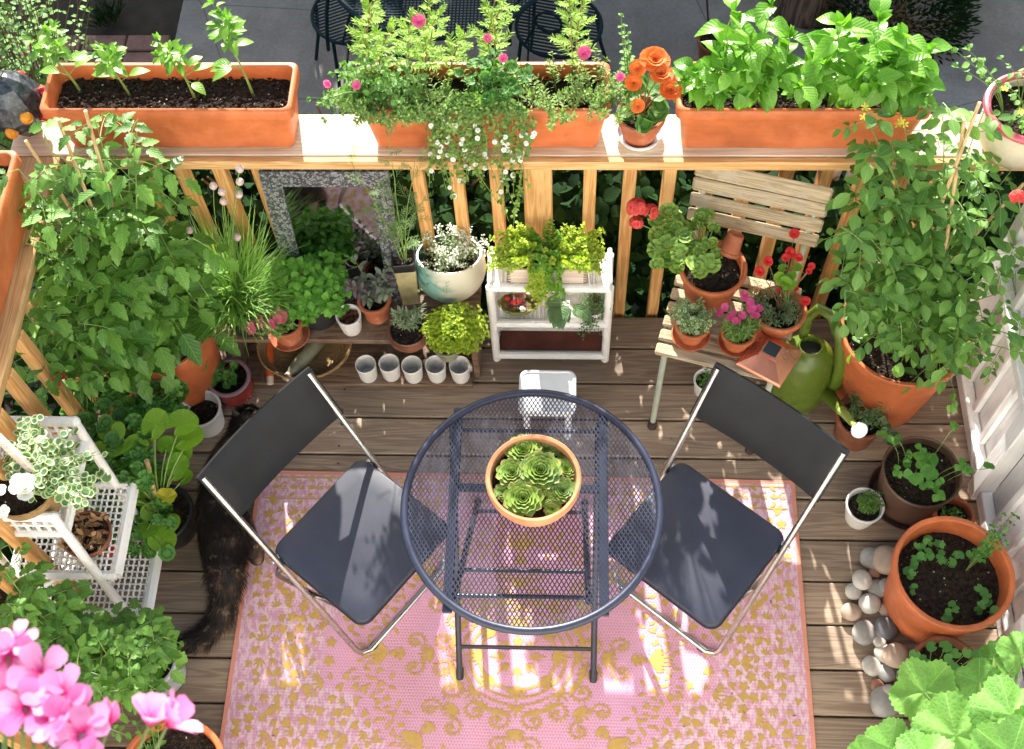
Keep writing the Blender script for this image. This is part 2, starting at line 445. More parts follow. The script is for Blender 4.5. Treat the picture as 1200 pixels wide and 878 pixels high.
MT = {}
def mk():
    M = MT
    M['soil'] = soilm()
    M['perlite'] = plain('perlite', (.48, .43, .34), .9, var=.4, sc=30)
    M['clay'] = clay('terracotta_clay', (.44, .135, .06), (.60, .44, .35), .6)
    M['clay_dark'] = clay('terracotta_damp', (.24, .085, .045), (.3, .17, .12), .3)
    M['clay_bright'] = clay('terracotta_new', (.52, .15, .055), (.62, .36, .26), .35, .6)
    M['plastic_terra'] = clay('terracotta_plastic', (.56, .155, .055), (.6, .25, .15), .16, .42)
    M['planter'] = clay('planter_plastic', (.58, .165, .055), (.62, .33, .2), .3, .42)
    M['maroon'] = plain('maroon_glaze', (.22, .03, .025), .25, var=.3)
    M['maroon_rim'] = plain('mauve_glaze', (.3, .19, .22), .3)
    M['white_pot'] = plain('white_ceramic', (.74, .72, .68), .35, var=.06, dirt=(.5, .44, .36))
    M['white_plastic'] = plain('white_plastic', (.78, .79, .80), .35, var=.04)
    M['cream'] = plain('cream_ceramic', (.62, .55, .42), .35, var=.1)
    M['pinkglaze'] = plain('pink_glaze', (.5, .09, .12), .3)
    M['black_plastic'] = plain('black_plastic', (.02, .02, .022), .4)
    M['brownglaze'] = plain('brown_glaze', (.17, .065, .035), .3, var=.5, sc=9)
    M['olive'] = plain('olive_glaze', (.2, .2, .13), .4, var=.4)
    M['deck'] = wood('weathered_deck_boards', (.215, .152, .105), (.345, .262, .188), 'x', .7, bstr=.12)
    M['rail'] = wood('treated_pine_rail', (.50, .27, .095), (.70, .46, .215), 'x', .6)
    M['railtop'] = wood('pale_top_rail', (.52, .40, .27), (.68, .58, .45), 'x', .7)  # top board paler and less yellow than the rail edge
    M['raily'] = wood('treated_pine_side_rail', (.42, .24, .09), (.6, .4, .2), 'y', .6)
    M['baluster'] = wood('treated_pine_baluster', (.48, .23, .07), (.68, .41, .17), 'z', .6)
    M['bench'] = wood('dark_stained_bench', (.085, .05, .03), (.22, .14, .09), 'x', .6, wear=(.2, .14, .1))
    M['slat'] = wood('weathered_slats', (.30, .225, .13), (.54, .45, .30), 'x', .8, gsc=1.6, wear=(.42, .35, .25))
    M['box'] = wood('whitewashed_box', (.5, .4, .32), (.66, .58, .5), 'x', .8, knots=False)
    M['whitepaint'] = plain('white_paint', (.78, .77, .74), .45, var=.05, sc=8, dirt=(.60, .57, .50), bump=.2)
    M['fencepaint'] = wood('fence_white_paint', (.80, .80, .79), (.86, .86, .85), 'z', .5, knots=False)
    M['wicker'] = wicker()
    M['chrome'] = plain('brushed_steel', (.55, .55, .53), .28, 1.0, var=.08)
    M['vinyl'] = vinyl()
    M['navy'] = plain('navy_powder_coat', (.024, .030, .056), .4, .2, var=.12, spec=.5)
    M['navydark'] = plain('dark_powder_coat', (.022, .026, .04), .4, .2, var=.12)
    M['greenleg'] = plain('pale_green_paint', (.40, .45, .36), .5, var=.1, dirt=(.3, .2, .12))
    M['rubber'] = plain('brown_rubber', (.05, .03, .022), .7)
    M['can'] = plain('green_plastic', (.10, .155, .018), .28, var=.12, sc=5)
    M['can_light'] = plain('light_green_plastic', (.36, .46, .11), .28, var=.1)
    M['copper'] = plain('copper_sheet', (.72, .30, .19), .28, .75, var=.22, sc=9)
    M['glassdark'] = plain('solar_cell', (.03, .03, .045), .15, 0, var=.1)
    M['bamboo'] = wood('bamboo_stake', (.42, .28, .13), (.62, .45, .24), 'z', .5, knots=False)
    M['stem'] = plain('green_stem', (.16, .26, .06), .5, var=.25)
    M['stemred'] = plain('reddish_stem', (.2, .12, .05), .5, var=.25)
    M['stembrown'] = plain('woody_stem', (.14, .09, .045), .8, var=.3)
    M['tomato'] = leafm('tomato_leaf', (.055, .15, .02), (.15, .31, .045), .3, .42)
    M['tomato2'] = leafm('tomato_leaf_broad', (.055, .15, .025), (.19, .36, .07), .3, .4)
    M['basil'] = leafm('basil_leaf', (.085, .235, .015), (.19, .41, .045), .22, .30, .3, bstr=.35)
    M['pepper'] = leafm('pepper_leaf', (.09, .23, .02), (.2, .38, .05), .35, .25)
    M['mint'] = leafm('mint_leaf', (.075, .24, .02), (.18, .42, .05), .35, .42, bstr=.6)
    M['marj'] = leafm('golden_herb_leaf', (.22, .32, .015), (.42, .50, .035), .15, .5, .35)
    M['jenny'] = leafm('golden_creeper_leaf', (.26, .36, .03), (.50, .58, .08), .1, .5, .35)
    M['jennyg'] = leafm('green_creeper_leaf', (.10, .25, .02), (.22, .40, .04), .1, .5, .3)
    M['chive'] = leafm('chive_blade', (.10, .24, .04), (.28, .46, .10), 0, .4, .2)
    M['dill'] = leafm('dill_frond', (.09, .2, .05), (.2, .32, .10), 0, .5, .2)
    M['lav'] = leafm('lavender_leaf', (.19, .25, .15), (.38, .44, .30), 0, .6, .2)
    M['sage'] = leafm('purple_sage_leaf', (.085, .12, .06), (.20, .24, .17), .3, .6, .15)
    M['sage2'] = leafm('purple_sage_young_leaf', (.10, .06, .08), (.17, .15, .15), .3, .6, .15)
    M['lett'] = leafm('red_lettuce_leaf', (.10, .025, .02), (.17, .06, .03), .3, .4, .2)
    M['geran'] = leafm('geranium_leaf', (.15, .30, .04), (.30, .46, .09), .2, .5, .25, radial=True, zone=(.10, .15, .03))
    M['gerang'] = leafm('green_geranium_leaf', (.05, .165, .022), (.115, .29, .045), .2, .5, .25, radial=True, zone=(.03, .09, .02))
    M['roundbright'] = leafm('bright_round_leaf', (.13, .30, .02), (.26, .44, .04), .2, .45, .35, radial=True)
    M['yellowleaf'] = leafm('yellowing_leaf', (.50, .42, .02), (.60, .52, .05), .2, .5, .35, radial=True)
    M['squash'] = leafm('squash_leaf', (.10, .26, .04), (.18, .38, .07), .5, .6, .2, radial=True, veincol=(.3, .5, .16), bstr=.5)
    M['varieg'] = leafm('variegated_leaf', (.07, .17, .07), (.16, .30, .13), .1, .45, .25, radial=True, edge=(.62, .68, .42))
    M['fine'] = leafm('fine_mixed_leaf', (.13, .25, .04), (.28, .42, .12), 0, .5, .25)
    M['cosmos'] = leafm('cosmos_frond', (.18, .33, .03), (.34, .50, .08), 0, .5, .3)
    M['petun'] = leafm('petunia_leaf', (.08, .21, .03), (.19, .36, .08), .2, .5, .25)
    M['bean'] = leafm('bean_leaf', (.05, .19, .02), (.13, .32, .05), .35, .4, .3)
    M['seedl'] = leafm('seedling_leaf', (.05, .18, .03), (.12, .30, .06), .2, .45, .3, radial=True)
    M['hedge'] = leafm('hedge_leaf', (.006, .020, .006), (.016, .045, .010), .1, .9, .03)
    M['crown'] = leafm('tree_leaf', (.03, .09, .02), (.07, .16, .03), .2, .5, .2)
    M['thyme'] = leafm('thyme_leaf', (.06, .13, .05), (.15, .23, .10), 0, .6, .2)
    M['alys'] = petalm('white_alyssum', (.72, .76, .62), (.85, .86, .78), .3)
    M['white_fl'] = petalm('white_petal', (.80, .80, .78), (.88, .88, .86), .3, (.7, .7, .3))
    M['pink_fl'] = petalm('pink_petal', (.70, .08, .16), (.78, .20, .30), .35)
    M['rose_fl'] = petalm('magenta_petal', (.70, .045, .20), (.80, .16, .36), .35)
    M['red_fl'] = petalm('red_petal', (.62, .015, .02), (.75, .06, .05), .3)
    M['scarlet'] = petalm('coral_red_petal', (.72, .05, .045), (.80, .15, .12), .35)
    M['orange_fl'] = petalm('orange_petal', (.80, .14, .02), (.85, .28, .06), .35)
    M['ger_pink'] = petalm('pale_pink_petal', (.74, .12, .42), (.84, .45, .68), .4, (.60, .02, .20))
    M['yellow_fl'] = petalm('yellow_petal', (.75, .60, .05), (.8, .72, .12), .3)
    M['chivefl'] = plain('dry_chive_head', (.5, .38, .33), .9, var=.25, sc=90, bump=.6)
    M['concrete'] = concrete()
    M['dirt'] = plain('garden_soil', (.022, .018, .013), .95, var=.5, sc=9, bump=.6)
    M['brick'] = plain('worn_brick_paving', (.19, .10, .08), .85, var=.3, sc=9, bump=.4)
    M['bark'] = wood('tree_bark', (.035, .025, .02), (.12, .085, .065), 'z', .9, gsc=.7, knots=False, bstr=1.0)
    M['teal_metal'] = plain('dark_teal_metal', (.008, .026, .034), .75, 0, var=.15, spec=.15)
    M['dry'] = leafm('dry_leaf', (.16, .07, .03), (.42, .26, .13), .2, .7, .1)
    M['rug'] = rug()
    M['mustard'] = must()
    M['stoneA'] = plain('grey_stone', (.27, .26, .24), .6, var=.22, sc=16, dirt=(.36, .34, .3))
    M['stoneB'] = plain('tan_stone', (.40, .30, .22), .6, var=.2, sc=14)
    M['stoneC'] = plain('dark_stone', (.12, .12, .125), .5, var=.3, sc=12)
    M['stoneD'] = plain('pale_stone', (.45, .42, .37), .6, var=.18, sc=20)
    M['stoneE'] = plain('reddish_stone', (.34, .16, .1), .6, var=.2, sc=20)
    M['cat'] = catm()
    M['teal'] = tealpot()
    M['mirror_glass'] = plain('mirror_glass', (.35, .37, .37), .04, 1.0, var=.02, bump=0)
    M['mosaic'] = mosaic()
    M['bowlclay'] = clay('pale_clay_bowl', (.54, .24, .11), (.7, .5, .36), .35)  # bowl clay paler and yellower than the terracotta pots
    M['succ'] = leafm('succulent_leaf', (.12, .25, .03), (.27, .42, .07), 0, .5, .15, edge=None)
    M['basket'] = wood('woven_basket', (.2, .12, .05), (.42, .27, .12), 'x', .8, knots=False, gsc=3, bstr=.8)
    M['siding'] = plain('white_siding', (.72, .72, .70), .6, var=.04)
    M['orange_plastic'] = plain('orange_plastic', (.65, .12, .03), .4)
    M['grey_metal'] = plain('grey_paint', (.45, .46, .5), .45)
def wicker():
    t = T('white_wicker'); o = t.obj(); w = t.m('SINE', t.m('MULTIPLY', t.xyz(o)[0], 900.0)); w2 = t.m('SINE', t.m('MULTIPLY', t.xyz(o)[1], 900.0)); w3 = t.m('SINE', t.m('MULTIPLY', t.xyz(o)[2], 900.0))
    h = t.m('ADD', t.m('ADD', w, w2), w3); n = t.noise(o, 12, 4)
    cc = t.mix(t.m('MULTIPLY', t.step(n, .45, .75), .4), (.80, .79, .76), (.55, .50, .42)); t.bump(h, .25, .0015); return t.fin(cc, .5)
def vinyl():
    t = T('navy_vinyl'); o = t.obj(); n = t.vor(o, 420); m = t.noise(o, 6, 3)
    cc = t.mix(t.step(m, .3, .7), (.013, .016, .031), (.021, .025, .045)); t.bump(n, .15, .001); return t.fin(cc, t.m('ADD', .42, t.m('MULTIPLY', m, .16)), 0, .6)
def concrete():
    t = T('concrete_paving'); o = t.obj(); x = t.xyz(o); n = t.noise(o, 3, 6, .65)
    cc = t.mix(t.step(n, .3, .7), (.16, .15, .14), (.24, .23, .215)); cc = t.mul(cc, t.mix(t.step(t.noise(o, 60, 3), .3, .7), (.9, .9, .9), (1.08, 1.08, 1.08)))
    cr = t.vor(t.map(o, (1, 1, 1)), 1.1, 'DISTANCE_TO_EDGE'); cc = t.mix(t.m('MULTIPLY', t.step(cr, .006, .001), .6), cc, (.05, .045, .04))
    t.bump(n, .3, .01); return t.fin(cc, .85, 0, .3)
def catm():
    t = T('tortoiseshell_fur'); o = t.obj(); r = t.isl()
    v = t.n('VectorMath', operation='ADD'); t.link(o, v.inputs[0]); t.link(t.comb(t.m('MULTIPLY', r, .012), 0.0, 0.0), v.inputs[1])
    n = t.noise(t.map(v.outputs[0], (1, .6, 1)), 16, 4, .7); f = t.noise(o, 140, 3)
    cc = t.mix(t.step(n, .50, .70), (.017, .012, .010), (.13, .075, .042)); cc = t.mix(t.step(t.noise(o, 30, 4), .60, .68), cc, (.17, .12, .075))
    cc = t.mul(cc, t.mix(f, (.6, .6, .6), (1.4, 1.4, 1.4))); t.bump(f, .5, .003); return t.fin(cc, .6, 0, .3)
def tealpot():
    t = T('teal_and_cream_glaze'); o = t.obj(); z = t.xyz(o); n = t.noise(t.map(o, (1, 1, 2.5)), 5, 4, .6, 1.5)
    f = t.m('ADD', t.m('MULTIPLY', z[0], -3.2), t.m('ADD', t.m('MULTIPLY', z[2], -1.0), n))
    cc = t.mix(t.step(f, .30, .50), (.64, .58, .44), (.20, .38, .32)); cc = t.mix(t.step(f, .58, .78), cc, (.05, .18, .18)); return t.fin(cc, .35)
def mosaic():
    t = T('silver_tile_mosaic'); o = t.obj(); v = t.vor(o, 130, 'DISTANCE_TO_EDGE'); c = t.vor(o, 130, 'F1', 1); g = t.xyz(c)[0]
    cc = t.mix(t.step(g, .2, .8), (.10, .105, .11), (.42, .44, .46)); cc = t.mix(t.step(v, .03, .06), (.03, .03, .03), cc); t.bump(g, .5, .004); return t.fin(cc, .28, .5)
def must():
    t = T('mustard_yarn'); o = t.obj(); X = t.xyz(o); w = t.m('SINE', t.m('MULTIPLY', t.m('ADD', t.m('MULTIPLY', X[0], 2.0), X[1]), 900.0)); w2 = t.m('SINE', t.m('MULTIPLY', t.m('SUBTRACT', t.m('MULTIPLY', X[0], 2.0), X[1]), 900.0)); n = t.noise(o, 80, 3)
    h = t.m('MULTIPLY', w, w2); cc = t.mix(t.step(t.m('ADD', t.m('MULTIPLY', h, .4), n), .2, .9), (.43, .255, .055), (.55, .365, .115)); cc = t.mix(t.m('MULTIPLY', t.step(h, .55, .9), .35), cc, (.60, .30, .36))
    return t.fin(cc, .7, 0, .2)
def rug():
    t = T('woven_rug_pattern'); o = t.obj(); X = t.xyz(o); x, y = X[0], X[1]
    hw, hd = .905, .62
    ax = t.m('ABSOLUTE', x); ay = t.m('ABSOLUTE', y)
    dx = t.m('SUBTRACT', hw, ax); dy = t.m('SUBTRACT', hd, ay)
    edge = t.m('MINIMUM', dx, dy)
    r = t.m('SQRT', t.m('ADD', t.m('MULTIPLY', x, x), t.m('MULTIPLY', t.m('MULTIPLY', y, y), 1.25))); th = t.m('ARCTAN2', y, x)
    sym = t.comb(ax, ay, 0.0)
    wob = t.noise(sym, 9, 2, .5)
    # diamond weave on the pink field
    k = 330.0
    wv = t.m('MULTIPLY', t.m('ADD', t.m('SINE', t.m('MULTIPLY', t.m('ADD', t.m('MULTIPLY', x, 2.0), y), k)), t.m('SINE', t.m('MULTIPLY', t.m('SUBTRACT', t.m('MULTIPLY', x, 2.0), y), k))), .5)
    dia = t.m('ABSOLUTE', wv)
    la = t.m('MAXIMUM', t.step(t.m('SINE', t.m('MULTIPLY', t.m('ADD', t.m('MULTIPLY', x, 2.0), y), k)), .55, .85), t.step(t.m('SINE', t.m('MULTIPLY', t.m('SUBTRACT', t.m('MULTIPLY', x, 2.0), y), k)), .55, .85))
    pink = t.mix(t.m('MULTIPLY', la, .55), (.585, .25, .34), (.70, .49, .55))
    pink = t.mix(t.m('MULTIPLY', t.step(t.noise(o, 4, 3), .4, .65), .35), pink, (.62, .34, .55))
    lav = t.mix(t.step(t.noise(t.map(o, (1, .4, 1)), 110, 2), .40, .60), (.57, .29, .37), (.67, .47, .53))
    # corner and border field: speckled leaves
    cx = t.m('SUBTRACT', dx, .33); cornr = t.m('SQRT', t.m('ADD', t.m('MULTIPLY', dx, dx), t.m('MULTIPLY', dy, dy)))
    reg = t.m('MAXIMUM', t.step(t.m('ADD', dx, t.m('MULTIPLY', wob, .10)), .36, .33), t.step(t.m('ADD', cornr, t.m('MULTIPLY', wob, .16)), .70, .67))
    med = t.m('ADD', r, t.m('MULTIPLY', t.m('SINE', t.m('MULTIPLY', th, 8.0)), .045))
    regm = t.m('MULTIPLY', t.step(med, .47, .45), 1.0)
    v1 = t.vor(sym, 40, 'F1', 0, .8); v2 = t.vor(sym, 75, 'F1', 0, .9)
    dist = t.noise(sym, 34, 2, .5, .8)
    blob = t.m('MAXIMUM', t.step(t.m('ADD', v1, t.m('MULTIPLY', dist, .45)), .68, .64), t.m('MULTIPLY', t.step(v2, .34, .30), t.step(t.noise(sym, 11, 1), .48, .52)))
    sc = t.m('SINE', t.m('ADD', t.m('MULTIPLY', r, 95.0), t.m('MULTIPLY', t.m('SINE', t.m('MULTIPLY', th, 8.0)), 2.6)))
    lobes = t.m('MULTIPLY', t.step(sc, .35, .6), t.step(t.m('SINE', t.m('ADD', t.m('MULTIPLY', th, 24.0), t.m('MULTIPLY', r, 30.0))), -.2, .1))
    v3 = t.vor(sym, 13, 'F1', 0, .8); scl = t.m('MULTIPLY', t.step(t.m('SINE', t.m('ADD', t.m('MULTIPLY', v3, 26.0), t.m('MULTIPLY', dist, 7.0))), .1, .3), t.step(t.noise(sym, 42, 1), .38, .43))
    core = t.m('MULTIPLY', t.step(med, .17, .16), t.step(t.noise(sym, 60, 1), .40, .45)); ring2 = t.m('MULTIPLY', t.step(med, .44, .43), t.step(med, .25, .27))
    body = t.mix(t.m('MAXIMUM', reg, t.m('MULTIPLY', regm, 0.0)), pink, lav)
    mask = t.m('MAXIMUM', t.m('MULTIPLY', reg, blob), t.m('MULTIPLY', ring2, scl))
    mask = t.m('MAXIMUM', mask, t.m('MULTIPLY', core, t.step(t.m('SINE', t.m('ADD', t.m('MULTIPLY', r, 130.0), t.m('SINE', t.m('MULTIPLY', th, 6.0)))), .1, .3)))
    # top and bottom border strip
    strip = t.m('MULTIPLY', t.step(dy, .105, .10), t.step(dy, .018, .024))
    sp = t.m('SINE', t.m('ADD', t.m('MULTIPLY', ax, 120.0), t.m('MULTIPLY', t.m('SINE', t.m('MULTIPLY', dy, 110.0)), 1.5)))
    smask = t.m('MULTIPLY', strip, t.m('MAXIMUM', t.step(sp, .1, .35), t.step(blob, .4, .6)))
    mask = t.m('MAXIMUM', t.m('MULTIPLY', mask, t.m('SUBTRACT', 1.0, strip)), smask)
    thin = t.step(t.m('SINE', t.m('MULTIPLY', t.m('ADD', t.m('MULTIPLY', x, 1.0), t.m('MULTIPLY', y, .35)), 1500.0)), -.2, .5)
    must = t.mix(t.step(dia, .2, .8), (.47, .25, .02), (.55, .33, .05))
    cc = body
    cc = t.mix(t.step(edge, .016, .012), cc, (.66, .27, .19))
    cc = t.mul(cc, t.mix(t.step(t.noise(o, 2.2, 3), .3, .7), (.88, .88, .88), (1.06, 1.06, 1.06)))
    t.bump(dia, .35, .002); return t.fin(cc, .6, 0, .3)
mk()
M = MT
RAILY, RAILT = 2.30, .905
# ------------------------------------------------------------ setting
def setting():
    mb = MB(); g = -.9
    mb.grid(lambda u, v: (-40 + 80 * u, -20 + 80 * v, g), 2, 2); struct('ground', mb, M['dirt'])
    mb = MB()   # concrete slabs with joints
    for i in range(9):
        for j in range(6):
            x0 = -2.05 + i * .92; y0 = 2.95 + j * .92
            mb.box((x0 + .004, y0 + .004, g), (x0 + .916, y0 + .916, g + .03), 0, .006)
    struct('patio_paving', mb, M['concrete'])
    mb = MB()
    for i in range(6):
        for j in range(14):
            x0 = -3.45 + i * .23; y0 = 2.9 + j * .115 + 0; mb.box((x0 + .004, y0 + .004, g), (x0 + .224, y0 + .11, g + .028 + U(0, .006)), 0, .006)
    struct('brick_path', mb, M['brick'])
    # deck boards
    mb = MB(); y = 1.301 - .1425 * 12
    while y < 2.27:
        y1 = min(y + .136, 2.283)
        mb.box((-1.66, y + .003, -.038), (1.44, y1 + .003, 0), 0, .004); y += .1425
    y = 1.301 - .1425 * 12
    while y < 2.27:
        for x in (-1.58, -.78, .02, .72, 1.38):
            for q in (.03, .108): mb.lathe([(.0042, .0006), (.0001, .0006)], 8, 1, (x + U(-.006, .006), y + q + U(-.004, .004), 0))
        y += .1425
    struct('deck', mb, [M['deck'], M['rubber']])
    lm = MB()
    for i in range(110):
        x, yy = U(-1.6, 1.3), U(.6, 2.2)
        if -1.07 < x < .77 and yy < 1.67: z = .0105
        else: z = .003
        leaf(lm, V((x, yy, z)), V((U(-1, 1), U(-1, 1), 0)), UP + jit(.3), U(.005, .014), U(.002, .006), LAN, U(-.3, .3), .2)
    o = part('leaf_litter', lm, M['dry'], None); o['kind'] = 'stuff'; o['label'] = 'tiny dry leaf scraps scattered on the deck and rug'
    mb = MB()
    mb.box((-1.64, -.9, -.3), (1.43, -.86, -.04)); mb.box((-1.64, 2.24, -.28), (1.43, 2.278, -.04))
    for x in (-1.6, -.8, 0, .7, 1.36): mb.box((x, -.85, -.24), (x + .04, 2.235, -.042))
    struct('deck_frame', mb, M['bench'])
    # house wall below and behind the window the picture is taken from
    mb = MB()
    for i in range(26): mb.box((-4, -.72, g + i * .16), (5, -.70 + .0, g + i * .16 + .157), 0, 0, Matrix.Rotation(radians(3), 4, 'X'))
    w = part('white_house', MB(), M['siding']) if False else None
    t = thing('white_house', 'white clapboard house wall that the deck is built against', 'house', (0, -.7, g))
    part('wall', shift(mb, (0, .7, -g)), M['siding'], t, False)
def shift(mb, d):
    d = V(d); mb.v = [p + d for p in mb.v]; return mb

def railing():
    t = thing('deck_railing', 'pine deck railing with square balusters along the far edge of the deck', 'railing', (0, 2.3, 0))
    mb = MB(); mb.box((-1.70, 2.296, .868), (1.40, 2.458, .905), 0, .004); part('top_rail', shift(mb, (0, -2.3, 0)), M['railtop'], t, False)
    mb = MB(); mb.box((-1.55, 2.283, .822), (1.40, 2.294, .901), 0, .002)
    mb = MB(); mb.box((-1.52, 2.270, .868), (1.40, 2.2945, .9045), 0, .004); part('rail_edge', shift(mb, (0, -2.3, 0)), M['rail'], t, False)
    mb = MB(); mb.box((-1.66, 2.350, .80), (1.40, 2.388, .866), 0, .003); part('added_under_rail', shift(mb, (0, -2.3, 0)), M['rail'], t, False)  # unseen rail, added to set where sunlight ends on the rug
    mb = MB(); mb.box((-.138, 2.286, -.7), (-.05, 2.374, .866), 0, .004); part('post', shift(mb, (0, -2.3, 0)), M['baluster'], t, False)
    pxs = [117, 163, 209, 254, 300, 346, 392, 439.5, 487, 533.5, 580] + [692, 739.5, 786.5, 833, 879, 925.5, 972, 1018, 1064, 1110]
    for px in pxs:
        x = aty(px, 197, 2.305).x; mb = MB(); w = .0195
        mb.box((x - w, 2.305, -.12), (x + w, 2.344, .866), 0, .003)
        part('baluster', shift(mb, (0, -2.3, 0)), M['baluster'], t, False)
    t = thing('deck_railing', 'pine deck railing running toward the viewer down the left edge of the deck', 'railing', (-1.55, 1.5, 0))
    mb = MB(); mb.box((-1.70, -.3, .868), (-1.54, 2.292, .905), 0, .004); part('top_rail', shift(mb, (1.55, -1.5, 0)), M['raily'], t, False)
    for i in range(20):
        y = 2.19 - i * .125; mb = MB(); mb.box((-1.575, y - .0195, -.12), (-1.537, y + .0195, .866), 0, .003)
        part('baluster', shift(mb, (1.55, -1.5, 0)), M['baluster'], t, False)

def fence():
    t = thing('white_fence', 'white painted panelled fence standing along the right side of the deck', 'fence', (1.36, 1.5, 0))
    o = V((-1.36, -1.5, 0)); ys = [.55, 1.085, 1.62, 2.155]
    for y in ys:
        mb = MB(); mb.box((1.335, y - .03, 0.001), (1.395, y + .03, 1.15), 0, .004); part('post', shift(mb, o), M['fencepaint'], t, False)
    for i in range(3):
        y0, y1 = ys[i] + .032, ys[i + 1] - .032
        for z0, z1 in ((.02, .075), (.50, .54), (1.05, 1.10)):
            mb = MB(); mb.box((1.348, y0, z0), (1.385, y1, z1), 0, .003); part('rail', shift(mb, o), M['fencepaint'], t, False)
        mb = MB(); n = 4; w = (y1 - y0) / n
        for k in range(n):
            a = y0 + k * w
            mb.box((1.388, a + .004, .02), (1.402, a + w - .004, 1.1), 0, .002)
        part('panel_board', shift(mb, o), M['fencepaint'], t, False)
        for k in range(1, n):
            a = y0 + k * w; mb = MB(); mb.box((1.366, a - .014, .077), (1.386, a + .014, .498), 0, .002); part('batten', shift(mb, o), M['fencepaint'], t, False)
            mb = MB(); mb.box((1.366, a - .014, .542), (1.386, a + .014, 1.048), 0, .002); part('batten', shift(mb, o), M['fencepaint'], t, False)

def far():
    # hedge just outside the railing
    h = thing('hedge', 'dark leafy hedge growing just outside the far deck railing', 'hedge', (0, 2.7, -.9))
    lm = MB(); sm = MB()
    for i in range(12000):
        x = U(-1.75, 1.7); y = U(-.28, .16); zt = 1.36 + .07 * noise.noise(V((x * 2.2, 0, 0))) - max(0, y) * .3
        z = zt * (1 - (R() ** 1.7) * .98)
        d = (jit(1) + V((0, -.6, -.2))).normalized(); leaf(lm, V((x, y, z)), d, (UP + jit(.6)), U(.045, .08), U(.03, .055), OV, .4, .2)
    for i in range(40):
        x = U(-1.7, 1.6); sm.tube([(x, U(-.15, .1), 0), (x + U(-.1, .1), U(-.2, .15), .8), (x + U(-.2, .2), U(-.25, .15), 1.4)], [.012, .008, .004], 5)
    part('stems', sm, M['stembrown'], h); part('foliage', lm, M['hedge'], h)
    h = thing('shrub', 'dark shrub beyond the left side railing', 'shrub', (-2.15, 1.2, -.9))
    lm = MB(); sm = MB()
    for i in range(2600):
        a = U(-1.3, 1.3); x = U(-.4, .35); z = U(.05, 1) ** .7 * (1.15 + .15 * noise.noise(V((a * 2, 0, 0))))
        leaf(lm, V((x, a, z)), jit(1), (UP + jit(.6)), U(.05, .09), U(.035, .06), OV, .4, .2)
    for i in range(14): sm.tube([(0, U(-1.2, 1.2), 0), (U(-.2, .2), U(-1.2, 1.2), 1.1)], [.012, .004], 5)
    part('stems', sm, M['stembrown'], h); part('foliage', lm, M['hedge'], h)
    # sunny vine at upper left
    c = at(25, 40, .2)
    h = thing('climbing_shrub', 'sunlit small leaved shrub rising behind the left corner of the railing', 'shrub', (c.x - .1, c.y, -.9))
    lm = MB(); sm = MB()
    for i in range(170):
        p1 = V((U(-.5, .32), U(-.6, .4), U(.55, 1.5)))
        stem_plant(sm, lm, V((U(-.1, .1), U(-.1, .1), 0)), p1, .004, .1, 20, .05, .034, OV, 'alt', .3, .4, .2)
    part('stems', sm, M['stembrown'], h); part('foliage', lm, M['petun'], h)
    # dark evergreen shrub and tree trunk behind the basil
    c = at(1060, -10, -.6)
    h = thing('shrub', 'dark feathery evergreen shrub beside the tree trunk on the patio', 'shrub', (c.x, c.y + .1, -.9))
    lm = MB(); sm = MB()
    for i in range(5200):
        d = jit(1).normalized(); d.z = abs(d.z); p = V((d.x * .42, d.y * .35, d.z * .45)) * U(.75, 1.02)
        leaf(lm, p, (d + jit(.5) + UP * .3), (UP + jit(.6)), U(.03, .05), .012, LAN, .2, .1)
    for i in range(20):
        d = jit(1).normalized(); sm.tube([(0, 0, 0), (d.x * .35, d.y * .3, abs(d.z) * .4)], [.01, .004], 5)
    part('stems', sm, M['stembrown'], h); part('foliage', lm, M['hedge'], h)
    c = at(945, 20, -.87)
    tree(c.x, c.y + .12, 'tree with a rough dark trunk on the patio behind the basil planter', (.2, 1.6, .9), (3.0, 1.0, .7), 5200)
    tree(-2.6, 7.3, 'leafy tree at the far left of the patio casting dappled shade', (0, 0, .8), (3.0, .9, 1.3), 5200)
    tree(.5, 7.4, 'leafy tree in the middle of the row beyond the patio', (0, 0, .8), (2.4, .9, 1.35), 4400)
    tree(3.4, 7.6, 'leafy tree at the far right of the patio', (0, 0, .8), (2.6, 1.0, 1.35), 4400)
    # flower pot, grass tuft on patio
    c = at(838, 88, -.85); t = thing('clay_pot', 'small dark clay pot standing on the patio beside the tree trunk', 'pot', (c.x, c.y + .1, -.87))
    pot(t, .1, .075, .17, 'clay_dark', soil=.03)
    c = at(125, 20, -.87); t = thing('grass_tuft', 'small tuft of grass growing at the joint of the patio paving', 'grass', (c.x, c.y, -.89))
    lm = MB()
    for i in range(140): leaf(lm, jit(.05) * V((1, 1, 0)) if False else V((U(-.06, .06), U(-.06, .06), 0)), V((U(-.7, .7), U(-.7, .7), 1)), jit(1), U(.08, .16), .006, LAN, .5, .2)
    part('foliage', lm, M['hedge'], t)
